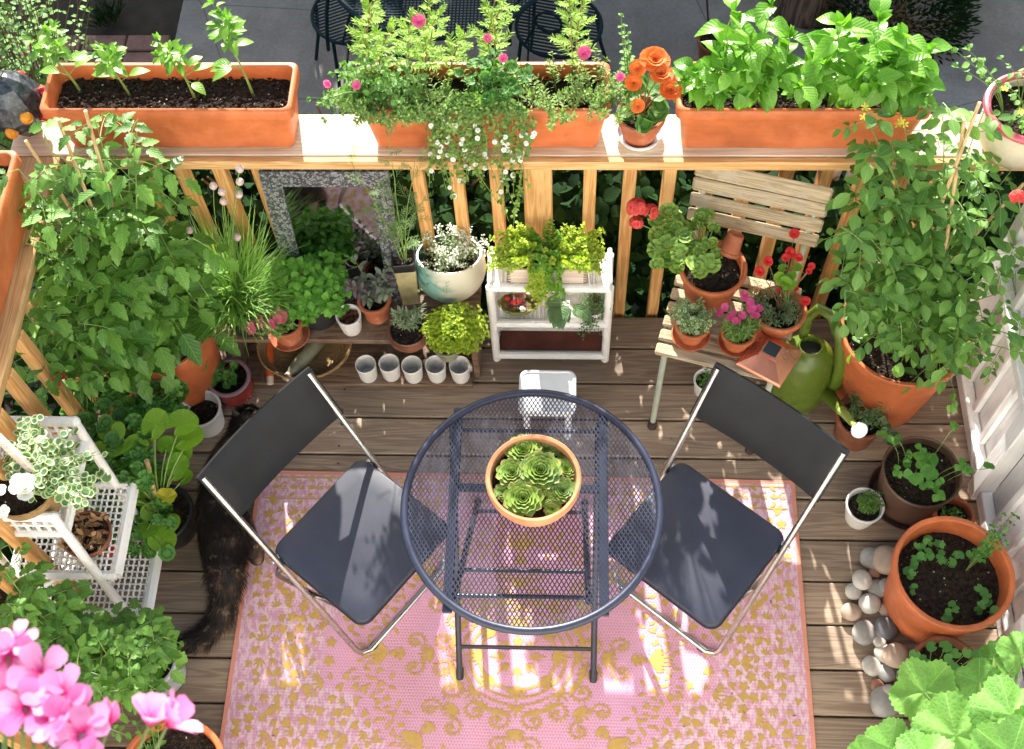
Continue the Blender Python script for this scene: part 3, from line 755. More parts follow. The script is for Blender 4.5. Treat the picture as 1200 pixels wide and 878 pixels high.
def tree(x, y, label, off, rad, n, g=-.9):
    t = thing('tree', label, 'tree', (x, y, g)); sm = MB(); lm = MB(); off = V(off); rad = V(rad)
    pts = [(0, 0, 0), (.02, .01, .5), (off.x * .3, off.y * .3, 1.2), (off.x * .8, off.y * .8, off.z + .9)]
    sm.tube(pts, [.21, .17, .14, .06], 14)
    for i in range(9):
        d = jit(1).normalized(); e = off + V((0, 0, .9)) + V((d.x * rad.x, d.y * rad.y, d.z * rad.z)) * .8
        sm.tube([V(pts[2]), (V(pts[2]) + e) / 2 + V((0, 0, .12)), e], [.06, .035, .01], 7)
    cl = [(jit(1).normalized() * U(.3, .95)) for _ in range(46)]
    for i in range(n):
        k = random.choice(cl); p = V((k.x * rad.x, k.y * rad.y, k.z * rad.z)) + jit(1).normalized() * U(.05, .42) * V((1, 1, .8)).x
        leaf(lm, off + V((0, 0, .9)) + p, jit(1), UP + jit(.7), U(.12, .2), U(.09, .14), OV, .3, .2)
    part('trunk', sm, M['bark'], t); part('crown', lm, M['crown'], t)

def patio_furniture():
    c = at(515, -45, -.12)
    t = thing('patio_table', 'round dark teal mesh metal table on the patio beyond the railing', 'table', (c.x, c.y + .07, -.87))
    mb = MB(); r = .52; z = .74
    mb.tube([(r * cos(a * pi / 24), r * sin(a * pi / 24), z) for a in range(48)], .013, 8, 0, closed=True); part('rim', mb, M['teal_metal'], t)
    mb = MB(); s = .016
    for fam in (0, 1):
        k = -r
        while k < r:
            L = sqrt(max(0, r * r - k * k)) - .004
            if L > .01: mb.box((-L, k - .003, z - .001 - fam * .003), (L, k + .003, z + .001 - fam * .003), 0, 0, Matrix.Rotation(pi / 2 * fam, 4, 'Z'), (0, 0, z))
            k += s
    part('mesh_top', mb, M['teal_metal'], t, False)
    for k in range(4):
        a = k * pi / 2 + .8; mb = MB(); mb.tube([(.4 * cos(a), .4 * sin(a), z - .01), (.3 * cos(a), .3 * sin(a), .4), (.42 * cos(a), .42 * sin(a), .01)], .012, 7); part('leg', mb, M['teal_metal'], t)
    def chair(px, py, rz, lab):
        c = at(px, py, -.45)
        t = thing('patio_chair', lab, 'chair', (c.x, c.y, -.87), rz)
        mb = MB(); mb.tube([(.2 * cos(a * pi / 16), .2 * sin(a * pi / 16), .42) for a in range(32)], .009, 6, closed=True)
        for k in range(-9, 10):
            L = sqrt(.2 ** 2 - (k * .02) ** 2); mb.box((-L, k * .02 - .004, .416), (L, k * .02 + .004, .420))
        part('seat', mb, M['teal_metal'], t)
        mb = MB(); mb.tube([(.19 * cos(a * pi / 16), .17 + .02 * sin(a), .42 + .42 * sin(a * pi / 16)) for a in range(17)], .009, 6)
        mb.tube([(.06 * cos(a * pi / 8), .185, .62 + .06 * sin(a * pi / 8)) for a in range(16)], .006, 6, closed=True)
        mb.tube([(-.12, .18, .44), (-.06, .185, .6), (0, .185, .56), (.06, .185, .6), (.12, .18, .44)], .006, 6)
        part('backrest', mb, M['teal_metal'], t)
        for sx in (-1, 1):
            for sy in (-1, 1):
                mb = MB(); mb.tube([(.15 * sx, .12 * sy, .42), (.17 * sx, .15 * sy, .2), (.2 * sx, .2 * sy, .005)], .009, 6); part('leg', mb, M['teal_metal'], t)
    chair(655, 30, 2.9, 'dark metal patio chair with a looped back, right of the round patio table')
    chair(415, 15, -2.7, 'dark metal patio chair left of the round patio table')

def pot(t, rt, rb, h, mat, soil=.03, rim=(.022, .008), th=.007, n=44, name='pot', sq=False, lip=True, smat='soil', wob=0, soilk=True, bulge=0, sph=.004):
    mb = MB(); rh, rt2 = rim
    if lip: prof = [(0.0001, 0), (rb * .96, 0), (rb, .004)] + [(rb + (rt - rt2 - rb) * k / 4 + bulge * sin(pi * k / 4), .004 + (h - rh - .004) * k / 4) for k in (1, 2, 3, 4)] + [(rt - .001, h - rh + .002), (rt, h - rh + .006), (rt, h - .004), (rt - .003, h), (rt - rt2 - th * .4 + .002, h), (rt - rt2 - th * .7, h - .004)]
    else: prof = [(0.0001, 0), (rb * .96, 0), (rb, .004)] + [(rb + (rt - rb) * k / 6 + bulge * sin(pi * k / 6 * .9), .004 + (h - .004) * k / 6) for k in range(1, 7)] + [(rt - th * .3, h + .002), (rt - th, h - .001)]
    ir = prof[-1][0]; irb = max(rb - th, .01)
    zs = h - soil; k = (zs - 0) / h; rs = irb + (ir - irb) * k + (bulge * sin(pi * min(k, .99)) if bulge else 0)
    prof += [(rs + (ir - rs) * .5, (h + zs) / 2), (rs, zs - .004), (rs * .9, zs - .02)]
    if not soilk: prof += [(irb, .01), (0.0001, .01)]
    mb.lathe(prof, n, 0, wob=wob); o = part(name, mb, M[mat], t, ang=35)
    if soilk:
        mb = MB(); soil_disc(mb, rs - .0005, zs); part('soil', mb, [M[smat], M['perlite']], t)
    return o, zs, rs
def soil_disc(mb, r, z, c=(0, 0), n=26, rings=7, bits=None):
    b = len(mb.v); mb.v.append(V((c[0], c[1], z + .004)))
    for i in range(1, rings + 1):
        for k in range(n):
            a = 2 * pi * k / n; q = r * i / rings
            mb.v.append(V((c[0] + q * cos(a), c[1] + q * sin(a), z + (.006 * noise.noise(V((q * cos(a) * 40, q * sin(a) * 40, c[0] * 9 + z))) + U(-.002, .002) if i < rings else -.003))))
    for k in range(n):
        mb.face([b, b + 1 + k, b + 1 + (k + 1) % n])
        for i in range(rings - 1):
            q = b + 1 + i * n; mb.face([q + k, q + n + k, q + n + (k + 1) % n, q + (k + 1) % n])
    chips(mb, bits if bits is not None else int(r * r * 6000), lambda: (c[0] + 0, c[1] + 0, z), r)
def chips(mb, cnt, f, r, rect=None):
    for i in range(cnt):
        x, y, z = f()
        if rect: x += U(-rect[0], rect[0]); y += U(-rect[1], rect[1])
        else:
            a = U(0, 6.28); q = sqrt(R()) * r * .93; x += q * cos(a); y += q * sin(a)
        light = R() < .16; s = U(.0012, .0026) if light else U(.003, .007)
        mb.ball((x, y, z + U(.002, .007)), (s * U(.8, 1.6), s, s * .7), 5, 1 if light else 0, Matrix.Rotation(U(0, 6), 3, 'Z'))
def saucer(t, r, mat, h=.014):
    mb = MB(); mb.lathe([(.0001, -h * .1), (r * .86, 0), (r, h), (r - .004, h + .001), (r * .84, .004), (.0001, .004)], 36); return part('saucer', mb, M[mat], t)
# ------------------------------------------------------------ furniture
def rr_outline(w, d, r, n=6):
    pts = []
    for sx, sy, a0 in ((1, 1, 0), (-1, 1, pi / 2), (-1, -1, pi), (1, -1, 1.5 * pi)):
        for k in range(n + 1):
            a = a0 + pi / 2 * k / n; pts.append(((w / 2 - r) * sx + r * cos(a), (d / 2 - r) * sy + r * sin(a)))
    return pts
def pad(mb, w, d, z0, z1, r=.03, bev=.008, puff=.004, M3=None, c=V((0, 0, 0))):
    """a rounded slab with soft edges"""
    rings = [(0, z0, bev), (0, z0, bev * .3), (0, z0 + bev * .6, 0), (0, z1 - bev * .8, 0), (0, z1 - bev * .2, bev * .35), (0, z1, bev), (0, z1 + puff, bev + .05)]
    base = len(mb.v); N = None
    for _, z, inset in rings:
        o = rr_outline(w - 2 * inset, d - 2 * inset, max(.004, r - inset * .5)); N = len(o)
        for x, y in o:
            p = V((x, y, z)); mb.v.append(c + (M3 @ p if M3 else p))
    for i in range(len(rings) - 1):
        for k in range(N):
            a = base + i * N; mb.face([a + k, a + (k + 1) % N, a + N + (k + 1) % N, a + N + k])
    mb.face([base + k for k in range(N)][::-1]); mb.face([base + (len(rings) - 1) * N + k for k in range(N)])
def fold_chair(loc, f, label):
    """s = forward (local +y), w = lateral (local x)"""
    rz = atan2(f[1], f[0]) - pi / 2
    t = thing('folding_chair', label, 'chair', loc, rz, 'navy padded folding chairs at the round table')
    HW = .205; r = .0095; top = V((0, -.205, .795)); bot = V((0, .235, .0105))
    mb = MB(); P = []
    def arc(c, r0, a0, a1, z, n=6): return [(c[0] + r0 * cos(a0 + (a1 - a0) * k / n), c[1] + r0 * sin(a0 + (a1 - a0) * k / n), z) for k in range(n + 1)]
    d = (bot - top); e = bot - d.normalized() * .045
    P = [(-HW, top.y, top.z), (-HW, e.y, e.z), (-HW + .008, bot.y - .012, bot.z + .006), (-HW + .035, bot.y, bot.z)]
    P += [(HW - .035, bot.y, bot.z), (HW - .008, bot.y - .012, bot.z + .006), (HW, e.y, e.z), (HW, top.y, top.z)]
    mb.tube(P, r, 10); part('front_frame', mb, M['chrome'], t)
    mb = MB(); h = HW - .018; zb = .0105
    P = [(-h, .20, .425), (-h, -.15, .05), (-h + .01, -.172, .016), (-h + .035, -.178, zb), (h - .035, -.178, zb), (h - .01, -.172, .016), (h, -.15, .05), (h, .20, .425)]
    mb.tube(P, r * .9, 10); part('rear_frame', mb, M['chrome'], t)
    mb = MB()
    for sx in (-1, 1): mb.ball((sx * (HW - .05), .235, .008), (.022, .013, .008), 10)
    for sx in (-1, 1): mb.ball((sx * (HW - .05), -.178, .008), (.022, .013, .008), 10)
    part('rubber_foot', mb, M['navydark'], t)
    mb = MB(); pad(mb, .385, .365, .437, .462, .035, .009, .004, None, V((0, .125, 0)))
    part('seat', mb, M['vinyl'], t)
    mb = MB(); mb.tube([(x, y + .125, .4405) for x, y in rr_outline(.387, .367, .036, 8)], .003, 6, closed=True); part('seat_piping', mb, M['navydark'], t)
    for sx in (-1, 1):
        mb = MB(); mb.tube([(sx * (HW - .012), -.028, .452), (sx * (HW + .013), -.028, .452)], .007, 10); part('hinge_bolt', mb, M['chrome'], t)
    mb = MB(); mb.tube([(-.17, .02, .432), (-.17, .27, .432)], .007, 6); mb.tube([(.17, .02, .432), (.17, .27, .432)], .007, 6); mb.tube([(-HW, -.03, .452), (HW, -.03, .452)], .006, 8); part('seat_support', mb, M['chrome'], t)
    # backrest, slightly curved, in the plane of the tubes
    mb = MB(); dn = d.normalized(); nrm = V((0, dn.z, -dn.y)) * -1
    nu, nv = 14, 5; H = .195; th = .026
    for side in (0, 1):
        base = len(mb.v)
        for j in range(nv + 1):
            for i in range(nu + 1):
                u = i / nu * 2 - 1; v = j / nv
                w = HW + .012
                bow = .022 * (1 - u * u)
                ed = min(1, (1 - abs(u)) / .05) * min(1, min(v, 1 - v) / .08)
                tk = th * .5 * (.35 + .65 * min(1, ed) ** .5)
                p = V((u * w, top.y, top.z)) + dn * (v * H - .012) + nrm * ((tk if side else -tk) + -bow)
                mb.v.append(p)
        for j in range(nv):
            for i in range(nu):
                a = base + j * (nu + 1) + i; q = [a, a + 1, a + nu + 2, a + nu + 1]; mb.face(q if side else q[::-1])
    S = (nu + 1) * (nv + 1)
    ring = [i for i in range(nu + 1)] + [(j) * (nu + 1) + nu for j in range(1, nv + 1)] + [nv * (nu + 1) + i for i in range(nu - 1, -1, -1)] + [j * (nu + 1) for j in range(nv - 1, 0, -1)]
    for k in range(len(ring)):
        a, b = ring[k], ring[(k + 1) % len(ring)]; mb.face([a, b, S + b, S + a])
    part('backrest', mb, M['vinyl_back'], t)
    # silver piping along top edge
    return t
def table():
    c = V((-.091, 1.258, 0)); t = thing('bistro_table', 'round navy metal mesh table with folding legs in the middle of the rug', 'table', c)
    r = .347; z = .71
    mb = MB(); N = 72
    for rad, zz, rr in ((r, z - .006, .0115),): mb.tube([(rad * cos(2 * pi * a / N), rad * sin(2 * pi * a / N), zz) for a in range(N)], rr, 10, 0, closed=True, flat=1.0)
    part('rim', mb, M['navy'], t)
    mb = MB(); ang = radians(31); 
    for fam in (-1, 1):
        Mr = Matrix.Rotation(fam * ang + pi / 2, 4, 'Z'); s = .0104; k = -r
        while k < r:
            L = sqrt(max(0, r * r - k * k)) - .002
            zz = z - .003 + fam * .0009
            if L > .01: mb.box((-L, k - .00135, zz - .0009), (L, k + .00135, zz + .0009), 0, 0, Mr, (0, 0, zz))
            k += s
    part('mesh_top', mb, M['navy'], t, False)
    x0, x1 = -.215, .195
    mb = MB()
    for x in (x0, x1): mb.box((x - .013, -.30, z - .022), (x + .013, .30, z - .012), 0, .002)
    mb.box((x0 + .013, .045, z - .022), (x1 - .013, .068, z - .013), 0, .002)
    part('top_strap', mb, M['navy'], t, False)
    def U_(xa, xb, yf, yt, zt, bars, nm):
        mb = MB(); rr = .0095
        for x in (xa, xb): mb.tube([(x, yf, .012), (x, yt, zt)], rr, 10)
        for q in bars:
            yy = yf + (yt - yf) * q; zz = .012 + (zt - .012) * q; mb.tube([(xa, yy, zz), (xb, yy, zz)], .0065, 8)
        part(nm, mb, M['navydark'], t)
        mb = MB()
        for x in (xa, xb): mb.tube([(x, yf, .001), (x, yf + (yt - yf) * .04, .03)], .0125, 10)
        part('foot_cap', mb, M['navydark'], t)
    U_(-.232, .183, -.292, .26, z - .022, (.13, .97), 'leg_frame')
    U_(-.20, .155, .30, -.26, z - .022, (.13, .75, .97), 'leg_frame')
    return t
def damask(mb, f, w, d):
    """woven mustard figures, symmetric about both middle lines"""
    rr = random.Random(3); S = []
    def tear(x, y, a, L, W):
        nonlocal S
        o = []
        for t, k in ((0, .15), (.2, .7), (.45, 1), (.7, .8), (.9, .4), (1, 0)): o.append((t, k))
        pts = [(L * t, W / 2 * k) for t, k in o] + [(L * t, -W / 2 * k) for t, k in o[::-1][1:]]
        S.append([(x + px * cos(a) - py * sin(a), y + px * sin(a) + py * cos(a)) for px, py in pts])
    def ribbon(P, wd):
        for i in range(len(P) - 1):
            (x0, y0), (x1, y1) = P[i], P[i + 1]; l = math.hypot(x1 - x0, y1 - y0) + 1e-9; nx, ny = -(y1 - y0) / l * wd / 2, (x1 - x0) / l * wd / 2
            ex, ey = (x1 - x0) / l * wd * .25, (y1 - y0) / l * wd * .25
            S.append([(x0 + nx - ex, y0 + ny - ey), (x0 - nx - ex, y0 - ny - ey), (x1 - nx + ex, y1 - ny + ey), (x1 + nx + ex, y1 + ny + ey)])
    def spiral(x, y, a, r0, turns, sg, wd=.007):
        P = []; 
        for k in range(int(22 * turns) + 1):
            t = k / 22; rad = r0 * (1 - t / (turns * 1.12)); an = a + sg * t * 2 * pi; P.append((x + rad * cos(an), y + rad * sin(an)))
        ribbon(P, wd)
        for k in range(0, int(14 * turns)):
            t = k / 14; rad = r0 * (1 - t / (turns * 1.12)); an = a + sg * t * 2 * pi
            if rad > r0 * .35: tear(x + rad * cos(an), y + rad * sin(an), an + sg * .7, r0 * .36, r0 * .17)
        tear(x, y, a, r0 * .35, r0 * .22); tear(x, y, a + 2.1, r0 * .35, r0 * .22); tear(x, y, a + 4.2, r0 * .35, r0 * .22)
    def palm(x, y, a, L, n=7, sp=1.1):
        for k in range(n): u = (k / (n - 1) * 2 - 1); tear(x, y, a + u * sp, L * (1 - .35 * abs(u)), L * .19)
    # centre medallion: one sector, mirrored, eight times
    def xf(p, k, m):
        o = []
        for x, y in p:
            if m: y = -y
            c, s = cos(k), sin(k); o.append(((x * c - y * s) * 1.08, (x * s + y * c) * .92))
        return o
    T0 = S; S = []
    def sector():
        palm(.035, 0, 0, .05, 3, .5); palm(.10, 0, 0, .06, 5, .9); palm(.165, .0, 0, .045, 5, 1.2)
        spiral(.215, .05, 2.4, .036, 1.4, 1, .005); spiral(.30, .045, -2.2, .030, 1.3, -1, .0045)
        palm(.245, .0, 0, .05, 7, 1.2); palm(.33, .0, 0, .045, 5, 1.0); palm(.38, 0, 0, .07, 7, .9)
        ribbon([(.27 + .012 * q, .02 + .010 * q) for q in range(5)], .004)
        for q in range(12):
            an = .03 + q * .031; rd = .355 + .075 * abs(sin(q * 1.9)); tear(rd * cos(an), rd * sin(an), an + (.9 if q % 2 else -.7), .028, .011)
            rd = .43 + .04 * sin(q * 2.7); tear(rd * cos(an), rd * sin(an), an + .4 * sin(q * 3), .026, .010)
            rd = .135 + .03 * sin(q * 2.1); tear(rd * cos(an), rd * sin(an), an + 1.2, .018, .008)
        for q in range(6): an = .2 + q * .04; tear(.19 * cos(an), .19 * sin(an), an - .9, .022, .009)
    sector(); sec = S; S = T0
    for k in range(8):
        for m in (0, 1): S += [xf(p, k * pi / 4, m) for p in sec]
    # side and corner fields: leafy figures in one quadrant, mirrored
    Q = []; n0 = len(S)
    def inside(x, y):
        dx, dy = w - x, d - y; wob = .04 * sin(y * 17) + .02 * sin(y * 41)
        return (dx < .29 + wob or math.hypot(dx, dy * .9) < .60 + .04 * sin(math.atan2(dy, dx) * 9)) and dx > .035 and dy > .115
    y = .0; row = 0
    while y < d:
        x = .1 + (row % 2) * .022
        while x < w:
            X, Y = x + rr.uniform(-.011, .011), y + rr.uniform(-.009, .009)
            if inside(X, Y):
                c = rr.random(); a = 3 * noise.noise(V((X * 4, Y * 4, 1))) + .8
                sz = rr.uniform(.7, 1.35)
                if c < .26: palm(X, Y, a, .030 * sz, 5, 1.1)
                elif c < .36: [tear(X, Y, a + q * 1.2566, .019, .012) for q in range(5)]
                elif c < .88: tear(X - .012 * cos(a), Y - .012 * sin(a), a, .032 * sz, .017 * sz); tear(X, Y, a + 1.1, .022, .011)
                else: [tear(X, Y, a + q * 2.09, .013, .012) for q in range(3)]
            x += .043
        y += .036; row += 1
    quad = S[n0:]; del S[n0:]
    for sx in (-1, 1):
        for sy in (-1, 1):
            for p in quad:
                if sy < 0 and max(q[1] for q in p) < .018: continue
                q = [(sx * u, sy * v) for u, v in p]; S.append(q)
    # border strips
    for sy in (-1, 1):
        k = -w + .05
        while k < w - .03:
            tear(k, sy * (d - .06), 0, .03, .016); tear(k + .02, sy * (d - .04), 2.4 * sy, .026, .012); tear(k + .02, sy * (d - .08), -2.4 * sy, .026, .012); spiral(k + .045, sy * (d - .06), 1.2, .016, .9, 1, .004); k += .062
        for off in (.024, .102): ribbon([(-w + .03 + q * (2 * w - .06) / 40, sy * (d - off)) for q in range(41)], .005)
    for p in S:
        ar = sum(p[i][0] * p[(i + 1) % len(p)][1] - p[(i + 1) % len(p)][0] * p[i][1] for i in range(len(p)))
        if ar < 0: p = p[::-1]
        p = [q for i, q in enumerate(p) if math.hypot(q[0] - p[i - 1][0], q[1] - p[i - 1][1]) > 1e-6]
        if len(p) < 3: continue
        c = (sum(q[0] for q in p) / len(p), sum(q[1] for q in p) / len(p)); dz = .0011 + .0006 * rr.random()
        b = len(mb.v)
        for q in p: mb.v.append(V((q[0], q[1], f((q[0] + w) / (2 * w), (q[1] + d) / (2 * d))[2] + dz)))
        mb.face(list(range(b, b + len(p))), 1)
def rugobj():
    mb = MB(); w, d = .905, .62; nx, ny = 60, 44
    def f(u, v):
        x = -w + 2 * w * u; y = -d + 2 * d * v
        return (x, y, .006 + .0015 * noise.noise(V((x * 3, y * 3, 0))) + (.003 * max(0, noise.noise(V((x * 9, y * 9, 5)))) if min(u, 1 - u, v, 1 - v) < .02 else 0))
    mb.grid(f, nx, ny, 0, False); b = len(mb.v)
    damask(mb, f, w, d)
    b = len(mb.v)
    # skirt
    idx = [i for i in range(nx + 1)] + [j * (nx + 1) + nx for j in range(1, ny + 1)] + [ny * (nx + 1) + i for i in range(nx - 1, -1, -1)] + [j * (nx + 1) for j in range(ny - 1, 0, -1)]
    for i in idx: p = mb.v[i]; mb.v.append(V((p.x, p.y, .001)))
    for k in range(len(idx)): mb.face([idx[k], b + k, b + (k + 1) % len(idx), idx[(k + 1) % len(idx)]])
    o = part('outdoor_rug', mb, [M['rug'], M['mustard']], None, True); o.location = (-.144, 1.035, 0); o.rotation_euler = (0, 0, radians(-.4))
    tag(o, 'pink outdoor rug woven with a mustard floral pattern on the deck under the table', 'rug')
def bench():
    t = thing('plant_bench', 'low dark wooden bench with a lower shelf, crowded with herb pots, against the railing', 'bench', (-.75, 2.12, 0))
    o = V((.75, -2.12, 0)); zt = .27
    mb = MB(); mb.box((-1.38, 2.022, zt - .022), (-.295, 2.135, zt), 0, .003); mb.box((-1.38, 2.14, zt - .022), (-.295, 2.262, zt), 0, .003); part('top_board', shift(mb, o), M['bench'], t, False)
    for nm, x in (('side_panel', -1.16), ('side_panel', -.325)):
        mb = MB(); mb.box((x, 2.03, .001), (x + .022, 2.25, zt - .0225), 0, .002); part(nm, shift(mb, o), M['bench'], t, False)
    mb = MB(); mb.box((-1.137, 1.985, .008), (-.326, 2.25, .026), 0, .003); part('lower_shelf', shift(mb, o), M['bench'], t, False)
    # five small white pots
    names = ['leftmost of the five small white pots lined up on the lower bench shelf', 'second from the left of the five small white pots on the lower bench shelf', 'middle one of the five small white pots on the lower bench shelf', 'second from the right of the five small white pots on the lower bench shelf', 'rightmost of the five small white pots on the lower bench shelf']
    for i in range(5):
        c = at(428 + i * 27.6, 429 + i * .4, .1)
        q = thing('white_pot', 'empty, ' + names[i], 'pot', (c.x + U(-.003, .003), c.y + .004 + U(-.006, .006), .0265), U(0, 6), 'row of small white pots on the bench shelf')
        pot(q, .0365, .031, .085, 'white_pot', lip=False, soilk=False, th=.004, n=28)
        mb = MB(); mb.lathe([(.0001, .0062), (.007 + .002 * (i % 2), .0062)], 14); mb.lathe([(.02, .0115), (.0001, .0115)], 14) if False else None; part('drain_hole', mb, M['rubber'], q)
    c = at(360, 425, .1)
    q = thing('woven_basket', 'shallow round brown basket tucked on the lower shelf of the bench', 'basket', (c.x - .02, 2.10, .027))
    mb = MB(); mb.lathe([(.0001, .0), (.10, 0), (.135, .03), (.155, .065), (.16, .068), (.154, .072), (.13, .035), (.09, .008), (.0001, .008)], 40, wob=.004)
    for k in range(7): z = .008 + k * .009; mb.tube([((.104 + .0085 * k) * cos(a * pi / 20), (.104 + .0085 * k) * sin(a * pi / 20), z) for a in range(40)], .0035, 5, closed=True)
    for p in mb.v: p.x *= 1.05; p.y *= .85
    part('bowl', mb, M['basket'], q)
    c = at(313, 425, .1)
    q = thing('hand_tool', 'orange handled garden hand tool lying on the lower bench shelf', 'tool', (c.x, 2.02, .045), .12)
    mb = MB(); mb.tube([(0, -.02, 0), (0, 0, .002), (0, .06, .008), (0, .13, .012), (0, .15, .012)], [.012, .016, .015, .013, .01], 12); part('handle', mb, M['orange_plastic'], q)
    mb = MB(); mb.tube([(0, -.045, -.002), (0, -.021, 0)], [.011, .013], 12); part('end_cap', mb, M['box'], q)
    mb = MB(); mb.tube([(0, .15, .012), (0, .20, .014)], .005, 8); part('shank', mb, M['chrome'], q)
    c = at(345, 425, .08)
    q = thing('spray_bottle', 'murky green bottle with a pale cap lying on the lower bench shelf', 'bottle', (c.x, 2.03, .06), -.6)
    mb = MB(); mb.tube([(0, .14, 0), (0, .13, 0), (0, .02, 0), (0, -.01, 0), (0, -.03, 0)], [.02, .027, .027, .02, .011], 16); part('body', mb, M['olive'], q)
    mb = MB(); mb.tube([(0, -.03, 0), (0, -.055, 0)], [.014, .014], 12); part('cap', mb, M['box'], q)
def stand_posts(t, pts, r, mat): 
    for a, b in pts: mb = MB(); mb.tube([a, b], r, 10); part('leg', mb, M[mat], t)
def wicker_shelf(t, x0, x1, y0, y1, z, side=True, long='x'):
    mb = MB(); r = .0125
    mb.tube([(x0, y0, z), (x1, y0, z)], r, 8); mb.tube([(x0, y1, z), (x1, y1, z)], r, 8); mb.tube([(x0, y0, z), (x0, y1, z)], r, 8); mb.tube([(x1, y0, z), (x1, y1, z)], r * 1.45, 8)
    part('shelf_frame', mb, M['wicker'], t)
    mb = MB()
    if long == 'x':
        n = int((x1 - x0) / .016)
        for i in range(n): x = x0 + (i + .5) * (x1 - x0) / n; mb.tube([(x, y0, z + .002), (x, y1, z + .002)], .0045, 5)
        m = int((y1 - y0) / .028)
        for j in range(1, m): y = y0 + j * (y1 - y0) / m; mb.tube([(x0 + (x1 - x0) * k / (2 * n), y, z + .004 + .005 * (-1) ** k) for k in range(0, 2 * n + 1)], .003, 4)
    else:
        n = int((y1 - y0) / .02)
        for i in range(n): y = y0 + (i + .5) * (y1 - y0) / n; mb.tube([(x0, y, z + .004), (x1, y, z + .004)], .003, 5)
        m = int((x1 - x0) / .017)
        for j in range(1, m): x = x0 + j * (x1 - x0) / m; mb.tube([(x, y0 + (y1 - y0) * k / (2 * n), z + .006 + .004 * (-1) ** (k + (j % 2))) for k in range(0, 2 * n + 1)], .0034, 5)
    part('woven_shelf', mb, M['wicker'], t)
def shelf_unit():
    t = thing('wicker_shelf', 'small white wicker three tier shelf against the railing post', 'shelf', (-.056, 2.13, 0))
    x0, x1 = -.192, .192; yf0, yf1 = -.02, -.03; yb = .085; H = .485
    r = .0145
    for x in (x0, x1):
        mb = MB(); mb.tube([(x, yf0, 0), (x, yf1, H + .004)], r, 10); part('leg', mb, M['wicker'], t)
        mb = MB(); mb.tube([(x, yb, 0), (x, yb + .01, H + .004)], r, 10); part('leg', mb, M['wicker'], t)
    for i, z in enumerate((.03, .255, H)):
        yf = yf0 + (yf1 - yf0) * z / H
        mb = MB(); mb.tube([(x0, yf, z), (x1, yf, z)], .0155, 10); mb.tube([(x0, yb, z), (x1, yb, z)], .009, 8); mb.tube([(x0, yf, z), (x0, yb, z)], .009, 8); mb.tube([(x1, yf, z), (x1, yb, z)], .009, 8)
        part('shelf_frame', mb, M['wicker'], t)
        if z > .1:
            mb = MB(); mb.box((x0 + .008, yf + .01, z - .004), (x1 - .008, yb - .006, z + .002)); 
            n = 26
            for k in range(n): x = x0 + (k + .5) * (x1 - x0) / n; mb.tube([(x, yf, z + .005), (x, yb, z + .005)], .004, 5)
            part('woven_shelf', mb, M['wicker'], t)
        else:
            mb = MB(); mb.box((x0 + .013, yf + .012, z - .008), (x1 - .013, yb - .01, z + .004), 0, .002); part('bottom_board', mb, M['redwood'], t, False)
    mb = MB(); mb.box((x0 + .012, yb + .006, .05), (x1 - .012, yb + .012, .24)); part('back_panel', mb, M['darkmesh'], t)
    for x in (x0, x1):
        mb = MB()
        for k in range(9): y = yf1 + .01 + k * (yb - yf1) / 9; mb.tube([(x, y, H), (x, y, H + .035)], .0035, 5)
        mb.tube([(x, yf1, H + .037), (x, yb + .01, H + .037)], .008, 8); part('side_gallery', mb, M['wicker'], t)
    return t
def tier_stand():
    t = thing('plant_stand', 'white wicker three tier plant stand at the left side of the deck', 'plant stand', (-1.475, 1.255, 0))
    y0, y1 = -.145, .145; x0 = -.17
    fr = [(.10, .165), (.36, .145), (.62, .075)]
    for (z, xf) in fr: wicker_shelf(t, x0, xf, y0, y1, z, long='y')
    for y in (y0, y1):
        mb = MB(); mb.tube([(.105, y, .0), (.075, y, .71)], .0145, 10); mb.ball((.075, y, .71), .0175, 10); part('leg', mb, M['wicker'], t)
        mb = MB(); mb.tube([(x0, y, 0.0), (x0, y, .71)], .0135, 10); part('leg', mb, M['wicker'], t)
        mb = MB(); mb.tube([(x0, y, .712), (.075, y, .712)], .0145, 10); part('arm_rail', mb, M['wicker'], t)
        mb = MB()
        for k in range(7): x = x0 + .03 + k * .03; mb.tube([(x, y, .632), (x, y, .70)], .005, 5)
        mb.tube([(x0 + .02, y, .665), (.07, y, .665)], .0055, 6)
        part('side_gallery', mb, M['wicker'], t)
        mb = MB(); mb.tube([(.10, y, .05), (.13, y, .07), (.155, y, .095)], .007, 6); mb.tube([(.09, y, .30), (.115, y, .325), (.135, y, .355)], .007, 6); mb.tube([(x0, y, .22), (-.05, y, .33), (.085, y, .355)], .007, 6); part('brace', mb, M['wicker'], t)
    for o in t.children:
        for v in o.data.vertices: v.co.y += .13 * v.co.z
    return t
